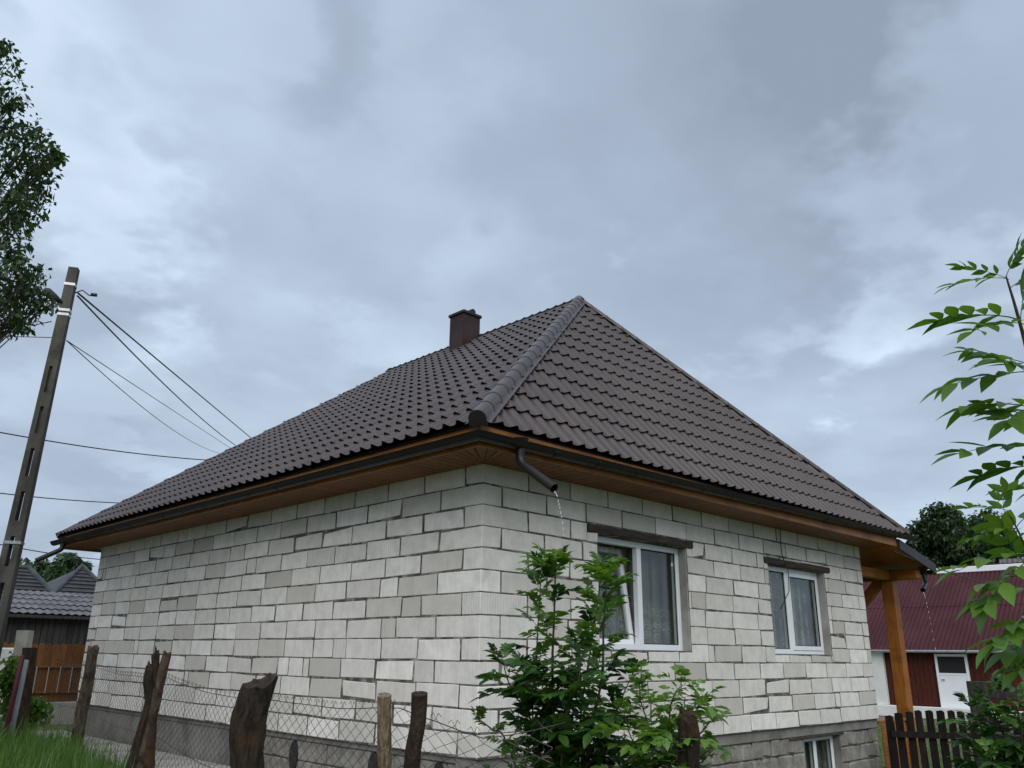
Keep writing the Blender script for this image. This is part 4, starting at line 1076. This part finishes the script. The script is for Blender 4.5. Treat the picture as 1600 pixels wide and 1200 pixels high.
def put_leaf(parent, me, P, d, roll=0, sc=1):
    d = d.normalized(); y_ = Vector((0, 0, 1)).cross(d)
    y_ = y_.normalized() if y_.length > 1e-3 else Vector((0, 1, 0))
    z_ = d.cross(y_); M = Matrix((d, y_, z_)).transposed().to_4x4() @ Matrix.Rotation(roll, 4, 'X') @ Matrix.Scale(sc, 4)
    M.translation = P-WLOC[parent]; o = link('leaf', me, parent); o.matrix_local = M; return o
def stem_leaves(parent, pts, lv, r_, gap, t0, size, el=(.1, 1.0), top=True):
    # opposite pairs along a stem, each pair turned by 90 degrees
    L = [0]
    for a, b in zip(pts, pts[1:]): L.append(L[-1]+(b-a).length)
    s_ = L[-1]*t0; az = r_.uniform(0, 3); cnt = 0
    while s_ < L[-1]:
        for q in range(len(pts)-1):
            if L[q] <= s_ <= L[q+1]: P = pts[q].lerp(pts[q+1], (s_-L[q])/max(1e-6, L[q+1]-L[q])); break
        t = s_/L[-1]
        for k in (0, math.pi):
            a = az+k+r_.uniform(-.35, .35); e_ = r_.uniform(*el)+(.5*(t-.6) if t > .6 else 0)
            d = Vector((math.cos(a)*math.cos(e_), math.sin(a)*math.cos(e_), math.sin(e_)))
            put_leaf(parent, r_.choice(lv), P, d, r_.uniform(-.4, .4), size*(1-.35*t)*r_.uniform(.85, 1.15)); cnt += 1
        az += math.pi/2+r_.uniform(-.2, .2); s_ += gap*(1-.35*t)*r_.uniform(.85, 1.15)
    if top:
        for k in range(3):
            a = r_.uniform(0, 6.28); put_leaf(parent, r_.choice(lv), pts[-1], Vector((math.cos(a)*.5, math.sin(a)*.5, 1)), 0, size*.5)
def smooth_pts(P, n_=14):
    out = []; m = len(P)
    for i in range(n_+1):
        t = i/n_*(m-1); k = min(int(t), m-2); u = t-k
        p0, p1, p2, p3 = P[max(k-1, 0)], P[k], P[k+1], P[min(k+2, m-1)]
        out.append(.5*((2*p1)+(p2-p0)*u+(2*p0-5*p1+4*p2-p3)*u*u+(3*p1-p0-3*p2+p3)*u**3))
    return out
# sapling shrub in front of the corner
rv_ = random.Random(31); SD = 4.5
bbase = at(885, 1300, SD); bbase.z = gz(bbase.x, bbase.y)
shrub = thing('ash_shrub', 'dark green leafy ash shrub growing before the white block corner', 'shrub', tuple(bbase))
lv_d = leaf_set('leaf_dark', 4, .20, .086, .044, 100); lv_m = leaf_set('leaf_mid', 4, .18, .076, .035, 200)
stems = [([(880, 1290), (868, 1180), (863, 1050), (866, 960), (868, 880)], 0, .011), ([(865, 1290), (835, 1150), (838, 1030), (843, 940), (846, 890)], .10, .006),
         ([(900, 1290), (918, 1180), (940, 1060), (943, 980), (948, 905)], -.12, .010), ([(895, 1290), (905, 1150), (922, 1020), (934, 940), (940, 885)], .14, .007),
         ([(870, 1290), (800, 1180), (768, 1140), (745, 1122)], -.1, .006), ([(890, 1290), (880, 1150), (905, 1060), (905, 1010)], -.28, .007),
         ([(870, 1290), (840, 1160), (800, 1080), (786, 1035)], .05, .007), ([(895, 1290), (935, 1190), (968, 1100), (985, 1060)], .0, .007)]
for i, (pp_, dd, r0) in enumerate(stems):
    P = smooth_pts([at(x, y, SD+dd*(1-k*.0)) if k else bbase+Vector((rv_.uniform(-.05, .05), rv_.uniform(-.05, .05), -.1)) for k, (x, y) in enumerate(pp_)])
    mb = MB(); mb.tube(P, [lerp(r0, r0*.35, k/14) for k in range(15)], 7, tone=.5); mb.build('stem', 'green_stem', shrub, smooth=True)
    stem_leaves(shrub, P, lv_d if i in (5, 6, 7) else lv_m if i in (4,) else lv_d[:2]+lv_m, rv_, .098 if i < 4 else .085, .36 if i < 4 else .35, 1.0 if i != 4 else .75)
    if i < 4:
        for k in range(5):
            a = rv_.uniform(0, 6.28); put_leaf(shrub, rv_.choice(lv_m), P[-1]-Vector((0, 0, .05*rv_.random())), Vector((math.cos(a), math.sin(a), .55)), rv_.uniform(-.3, .3), rv_.uniform(.6, .95))
for k in range(105):      # dense lower mass
    y = rv_.uniform(1040, 1290); x = rv_.gauss(880, 26+22*min(1, (y-1040)/90)); P = at(x, y, SD+rv_.uniform(-.28, .28)); a = rv_.uniform(0, 6.28)
    put_leaf(shrub, rv_.choice(lv_d), P, Vector((math.cos(a), math.sin(a), rv_.uniform(-.2, .5))), rv_.uniform(-.4, .4), rv_.uniform(.85, 1.25))
# lighter shrub around the overgrown post
rv_ = random.Random(77); SD2 = 4.15
b2 = at(1040, 1300, SD2); b2.z = gz(b2.x, b2.y)
sh2 = thing('leafy_shrub', 'light green leafy shrub around the dark overgrown post', 'shrub', tuple(b2))
lv_l = leaf_set('leaf_light', 2, .15, .075, .045, 300)
for pp_, dd in (([(1040, 1290), (1020, 1180), (1000, 1090), (1003, 1055)], .1), ([(1045, 1290), (1045, 1160), (1052, 1090), (1068, 1070)], -.1), ([(1045, 1290), (1060, 1180), (1085, 1120), (1098, 1085)], .0),
                ([(1045, 1290), (1075, 1200), (1100, 1140), (1115, 1125)], .12), ([(1045, 1290), (1070, 1230), (1098, 1190), (1120, 1165)], -.05), ([(1035, 1290), (1015, 1220), (985, 1150), (975, 1110)], .05)):
    P = smooth_pts([at(x, y, SD2+dd) if k else b2+Vector((rv_.uniform(-.04, .04), 0, -.1)) for k, (x, y) in enumerate(pp_)])
    mb = MB(); mb.tube(P, [lerp(.006, .002, k/14) for k in range(15)], 6, tone=.5); mb.build('stem', 'green_stem', sh2, smooth=True)
    stem_leaves(sh2, P, lv_l, rv_, .06, .3, .85)
for k in range(95):
    P = at(rv_.gauss(1035, 32), rv_.uniform(1095, 1290), SD2+rv_.uniform(-.2, .2)); a = rv_.uniform(0, 6.28)
    put_leaf(sh2, rv_.choice(lv_l), P, Vector((math.cos(a), math.sin(a), rv_.uniform(-.2, .5))), rv_.uniform(-.4, .4), rv_.uniform(.8, 1.1))
# tall sapling at the right edge
rv_ = random.Random(12); SD3 = 2.9
b3 = at(1720, 1330, SD3); b3.z = gz(b3.x, b3.y)
sap = thing('ash_sapling', 'tall thin ash sapling with long drooping compound leaves against the sky', 'sapling', tuple(b3))
lv_s = leaf_set('leaf_mid', 4, .26, .112, .044, 400); lv_s2 = leaf_set('leaf_light', 3, .22, .118, .056, 450)
P = smooth_pts([b3-Vector((0, 0, .1)), at(1690, 1100, SD3), at(1650, 760, SD3), at(1610, 570, SD3), at(1588, 485, SD3), at(1572, 432, SD3)], 24)
mb = MB(); mb.tube(P, [lerp(.014, .003, k/24) for k in range(25)], 8, tone=.5); mb.build('stem', 'bark', sap, smooth=True)
def dirpx(dx, dy, dz=0): return (RT*dx-UP*dy+FW*dz).normalized()
for (x, y, dx, dy, dz, sc) in ((1570, 436, -1, -.10, .1, .62), (1574, 440, -.6, -.55, .3, .5), (1574, 436, .3, -1, .1, .6), (1578, 450, .7, -.5, .2, .7), (1590, 505, -1, -.25, .1, 1.0), (1592, 507, -.75, -.12, -.5, .85), (1594, 512, .2, -1, .2, .9), (1594, 510, 1, -.1, 0, .9),
                               (1612, 580, -1, .02, .2, 1.05), (1612, 580, -.9, -.3, -.4, .9), (1608, 570, -.7, -.35, .5, .8), (1628, 640, -1, -.15, .1, 1.05), (1628, 640, -.9, .1, -.4, .95), (1626, 655, -.8, -.2, .5, .85), (1645, 700, -1, -.2, .0, 1.0), (1650, 735, -1, -.1, .2, .95), (1655, 760, -1, -.05, -.2, .9), (1640, 690, .6, -.4, .3, 1)):
    put_leaf(sap, rv_.choice(lv_s), at(x, y, SD3), dirpx(dx, dy, dz), rv_.uniform(-.5, .3), sc)
P = smooth_pts([at(1690, 1100, SD3), at(1640, 960, SD3-.1), at(1600, 850, SD3-.15), at(1575, 800, SD3-.15)], 12)
mb = MB(); mb.tube(P, [lerp(.007, .002, k/12) for k in range(13)], 7, tone=.5); mb.build('branch', 'green_stem', sap, smooth=True)
for (x, y, dx, dy, dz, sc) in ((1575, 800, -.8, -.3, .1, .5), (1577, 804, -.1, -1, .2, .45), (1590, 828, .5, -.7, .1, .7), (1588, 826, -1, .1, .3, .6), (1605, 865, -1, .0, .1, .85), (1606, 868, -.8, .5, -.2, .85), (1615, 890, -1, .35, .2, .9), (1612, 880, -.5, -.7, .2, .8), (1625, 915, -1, .2, .3, .9), (1638, 950, -1, .4, 0, .95), (1640, 960, -.9, .1, -.2, 1),
                               (1650, 1000, -1, .2, .1, .9), (1655, 1020, -1, .1, -.2, .8), (1650, 985, -.9, .55, .3, .8)):
    put_leaf(sap, rv_.choice(lv_s2), at(x, y, SD3-.13), dirpx(dx, dy, dz), rv_.uniform(-.5, .4), sc)
# elder bush at the lower right
rv_ = random.Random(55); SD4 = 4.6
b4 = at(1590, 1330, SD4); b4.z = gz(b4.x, b4.y)
sh3 = thing('elder_bush', 'dark green elder bush with broad leaves before the picket gate', 'bush', tuple(b4))
lv_e = leaf_set('leaf_dark', 3, .18, .095, .045, 500); lv_e2 = leaf_set('leaf_mid', 3, .16, .085, .040, 550)
for pp_, dd in (([(1590, 1330), (1580, 1200), (1560, 1130), (1540, 1095)], .1), ([(1595, 1330), (1600, 1190), (1590, 1110), (1578, 1082)], -.1), ([(1600, 1330), (1640, 1200), (1640, 1120), (1630, 1070)], 0), ([(1590, 1330), (1560, 1230), (1530, 1170), (1520, 1110)], .1), ([(1600, 1330), (1570, 1240), (1545, 1190)], -.15)):
    P = smooth_pts([at(x, y, SD4+dd) if k else b4+Vector((rv_.uniform(-.04, .04), 0, -.1)) for k, (x, y) in enumerate(pp_)])
    mb = MB(); mb.tube(P, [lerp(.009, .003, k/14) for k in range(15)], 6, tone=.5); mb.build('stem', 'green_stem', sh3, smooth=True)
    stem_leaves(sh3, P, lv_e+lv_e2[:2], rv_, .075, .35, 1.0)
for k in range(60):
    P = at(rv_.uniform(1530, 1680), rv_.uniform(1125, 1300), SD4+rv_.uniform(-.25, .25)); a = rv_.uniform(0, 6.28)
    put_leaf(sh3, rv_.choice(lv_e), P, Vector((math.cos(a), math.sin(a), rv_.uniform(-.2, .5))), rv_.uniform(-.4, .4), rv_.uniform(.8, 1.15))

def leaf_cloud(centers, radii, counts, size, squash=.8):
    Vs, Ts = [], []
    for c, r_, n_ in zip(centers, radii, counts):
        d = NR.normal(size=(n_, 3)); d /= np.linalg.norm(d, axis=1)[:, None]; rr = r_*NR.random(n_)**.42
        P = np.array(c)+d*rr[:, None]*np.array([1, 1, squash])
        a = NR.normal(size=(n_, 3)); a /= np.linalg.norm(a, axis=1)[:, None]; b = NR.normal(size=(n_, 3)); b -= a*(a*b).sum(1)[:, None]; b /= np.linalg.norm(b, axis=1)[:, None]
        a[:, 2] -= .5; s_ = size*(.7+.6*NR.random(n_))[:, None]
        nb = np.cross(a, b)*.12
        Vs.append(np.stack([P, P+a*s_*.5+b*s_*.30+nb*s_, P+a*s_, P+a*s_*.5-b*s_*.30+nb*s_], 1).reshape(-1, 3)); Ts.append(np.repeat(NR.random(n_), 4))
    V = np.concatenate(Vs); return V, np.arange(len(V)).reshape(-1, 4), np.concatenate(Ts)
def tree(name, label, base, height, crown, size, m, trunk_r, group=None, limbs=None, barkm='bark'):
    t = thing(name, label, 'tree', tuple(base), group); cs, rs, ns = crown
    mb = MB(); top = Vector((base.x, base.y, base.z+height*.8)); P = smooth_pts([Vector(base)-Vector((0, 0, .2)), base+Vector((.1*trunk_r*4, 0, height*.3)), top], 10)
    mb.tube(P, [lerp(trunk_r, trunk_r*.25, k/10) for k in range(11)], 10)
    mb.build('trunk', barkm, t, smooth=True)
    lb = MB()
    for i, c in enumerate(cs):
        c = Vector(c); q = P[min(9, max(3, int(10*(c.z-base.z)/height*.75)))]
        m_ = q.lerp(c, .5)+Vector((R.uniform(-.1, .1), R.uniform(-.1, .1), .12*(c-q).length*R.uniform(-.3, 1)))
        lb.tube(smooth_pts([q, m_, c], 6), [lerp(trunk_r*.10, trunk_r*.022, k/6) for k in range(7)], 6)
        for w in range(3):
            e_ = c+Vector((R.gauss(0, 1), R.gauss(0, 1), R.gauss(0, .7)))*rs[i]*.5; lb.tube([q.lerp(c, .8), c.lerp(e_, .5)+Vector((0, 0, .05)), e_], [trunk_r*.028, trunk_r*.02, trunk_r*.012], 4)
    lb.build('limbs', barkm, t, smooth=True, kind='stuff')
    V, Fc, T = leaf_cloud([tuple(c) for c in cs], rs, ns, size); o = link('crown', np_mesh('crown', V, Fc, m, WLOC[t], T), t, kind='stuff'); return t
# big tree reaching in from the left
TD = 9.0
cl = [(5, 95, .30), (8, 140, .34), (16, 190, .42), (-10, 230, .6), (40, 232, .42), (72, 242, .24), (88, 246, .12), (20, 268, .5), (52, 275, .35), (55, 305, .28), (10, 320, .5), (35, 318, .3), (8, 365, .4), (18, 395, .22), (30, 408, .12),
      (-5, 430, .4), (22, 440, .36), (45, 445, .24), (60, 462, .2), (25, 470, .34), (40, 490, .24), (38, 508, .12), (2, 475, .35), (6, 70, .12), (22, 160, .12), (55, 425, .2), (66, 475, .2), (30, 500, .2), (14, 505, .25), (30, 345, .2), (70, 262, .2), (60, 215, .2), (84, 236, .12)]
cs, rs, ns = [], [], []
for x, y, r_ in cl:
    cs.append(at(x+1, y, TD+R.uniform(-.5, .5))); rs.append(r_*.78); ns.append(int(720*r_**1.6)+22)
for k in range(34):
    x, y = R.uniform(-620, -60), R.uniform(-60, 520); cs.append(at(x, y, TD+R.uniform(-1.5, 1.5))); rs.append(.75); ns.append(420)
tb_ = at(-480, 1000, TD); tb_.z = gz(tb_.x, tb_.y)
tree('broadleaf_tree', 'dark green broadleaf tree with ragged branches hanging beside the concrete pole', tb_, 7.0, (cs, rs, ns), .066, 'leaf_tree', .22)
# trees behind the barn
def far_tree(name, label, x, ytop, X, w_px, seed, group=None, m='leaf_tree', size=.42, n_=30, k_=240, lowf=.35):
    rr = random.Random(seed); top = hit(x, ytop, 0, X); base = Vector((X, top.y, BG)); h = top.z-BG; dep = (top-CAM).dot(FW); wr = w_px*dep/F/2
    cs, rs, ns = [], [], []
    for i in range(n_):
        a = rr.uniform(0, 6.28); q = rr.random()**.5; t = rr.uniform(lowf, .93)
        env = wr*.78*math.sqrt(max(.04, 1-((t-.55)/.45)**2)); cs.append(Vector((X+env*q*math.cos(a), top.y+env*q*math.sin(a), BG+h*t))); rs.append(wr*rr.uniform(.24, .40)); ns.append(k_)
    return tree(name, label, base, h, (cs, rs, ns), size, m, .3, group)
far_tree('deciduous_tree', 'dense dark green tree standing behind the red barn roof', 1488, 782, 48, 190, 3, size=.27, n_=44, k_=520)
far_tree('deciduous_tree', 'smaller dark tree beside the dense one behind the barn', 1432, 835, 52, 90, 4, size=.27, n_=20, k_=380)

# wooded hill at the far left
hl = MB(); nn = 46
for i in range(nn):
    for j in range(12):
        a = math.atan2(1, 0)+rad(34)-rad(70)*i/(nn-1); r_ = 75+j*14; z = -1.5+sst(0, 9, j)*(17+4*noise.noise((i*.22, 0, 2))+2.0*math.cos(i*.25))
        hl.v.append((CAM.x+r_*math.cos(a), CAM.y+r_*math.sin(a), z))
hl.f = [(i*12+j, (i+1)*12+j, (i+1)*12+j+1, i*12+j+1) for i in range(nn-1) for j in range(11)]
tag(hl.build('hill', 'hill_green', smooth=True), kind='structure')
cs, rs, ns = [], [], []
for k in range(520):
    i = R.uniform(6, nn-14); j = R.uniform(1.5, 11); a = math.atan2(1, 0)+rad(34)-rad(70)*i/(nn-1); r_ = 75+j*14
    z = -1.5+sst(0, 9, j)*(17+4*noise.noise((i*.22, 0, 2))+2.0*math.cos(i*.25)); q = R.uniform(1.6, 3.2)
    cs.append((CAM.x+r_*math.cos(a), CAM.y+r_*math.sin(a), z+q*.5)); rs.append(q); ns.append(120)
V, Fc, T = leaf_cloud(cs, rs, ns, .8); o = link('wood', np_mesh('wood', V, Fc, 'leaf_far', (0, 0, 0), T)); tag(o, 'far green wooded hillside beyond the dark roofs', 'woodland', kind='stuff')
def left_tree(x, ytop, Y, w_px, seed, label):
    rr = random.Random(seed); top = hit(x, ytop, 1, Y); base = Vector((top.x, Y, -1.0)); h = top.z+1; dep = (top-CAM).dot(FW); wr = w_px*dep/F/2; cs, rs, ns = [], [], []
    for i in range(26):
        a = rr.uniform(0, 6.28); q = rr.random()**.5; t = rr.uniform(.3, .92); env = wr*.8*math.sqrt(max(.04, 1-((t-.55)/.45)**2))
        cs.append(Vector((top.x+env*q*math.cos(a), Y+env*q*math.sin(a), -1+h*t))); rs.append(wr*rr.uniform(.25, .42)); ns.append(200)
    return tree('orchard_tree', label, base, h, (cs, rs, ns), .42, 'leaf_far', .25, 'trees behind the dark roofs')
left_tree(112, 856, 46, 80, 5, 'rounded green tree behind the pyramid roof beside the white wall')
left_tree(60, 868, 52, 60, 6, 'smaller green tree between the two dark roofs')

# ------------------------------------------------------------------ grass, ivy
def blades(n_, fn, hmin, hmax, w):
    P = np.array([fn() for _ in range(n_)]); a = NR.random(n_)*6.283; h = hmin+(hmax-hmin)*NR.random(n_)**1.5
    lean = h*.55*NR.random(n_); b = NR.random(n_)*6.283
    s_ = np.stack([np.cos(a), np.sin(a), 0*a], 1)*w; l = np.stack([np.cos(b)*lean, np.sin(b)*lean, h], 1)
    m1 = P+l*np.array([.35, .35, .6]); V = np.stack([P-s_, P+s_, m1+s_*.7, m1-s_*.7, P+l], 1).reshape(-1, 3)
    k = np.arange(n_)*5; q = np.stack([k, k+1, k+2, k+3], 1); t = np.stack([k+3, k+2, k+4, k+4], 1)
    F3 = np.concatenate([np.stack([k, k+1, k+2], 1), np.stack([k, k+2, k+3], 1), np.stack([k+3, k+2, k+4], 1)])
    return V, F3, np.repeat(NR.random(n_), 5)
def gp_left():
    while True:
        y = R.uniform(2.6, 11.8); x = R.uniform(-3.6, -1.0)
        lim = lerp(-1.45, -.95, (y-2.6)/9) if y < 6.4 else -.7
        if x < lim+.25*noise.noise((x*2, y*2, 0)): return (x, y, gz(x, y)-.01)
V, F3, T = blades(34000, gp_left, .05, .34, .0045)
V2, F2, T2 = blades(2600, gp_left, .25, .62, .006)
F3 = np.concatenate([F3, F2+len(V)]); V = np.concatenate([V, V2]); T = np.concatenate([T, T2*.4])
o = link('grass', np_mesh('grass', V, F3, 'grass_blade', (0, 0, 0), T)); tag(o, 'lush green grass along the chain-link fence', 'grass', kind='stuff')
def gp_right():
    x, y = R.uniform(9.8, 24), R.uniform(-3, 8); return (x, y, gz(x, y)-.01)
V, F3, T = blades(16000, gp_right, .05, .16, .008)
o = link('grass', np_mesh('grass', V, F3, 'grass_blade', (0, 0, 0), T)); tag(o, 'short green lawn seen through the dark pickets', 'grass', kind='stuff')
cs, rs, ns = [], [], []
for k in range(26):
    y = R.uniform(1030, 1125); x = 22-(y-1030)*.17+R.gauss(0, 5); cs.append(tuple(at(x, y, 12.0+R.uniform(-.1, .1)))); rs.append(.12); ns.append(40)
for k in range(18): cs.append(tuple(at(R.uniform(30, 75), R.uniform(1095, 1130), 12.3))); rs.append(.16); ns.append(50)
V, Fc, T = leaf_cloud(cs, rs, ns, .07); o = link('climbing_plant', np_mesh('climbing_plant', V, Fc, 'leaf_mid', (0, 0, 0), T)); tag(o, 'green climbing plant covering the leaning posts by the white wall end', 'plant')
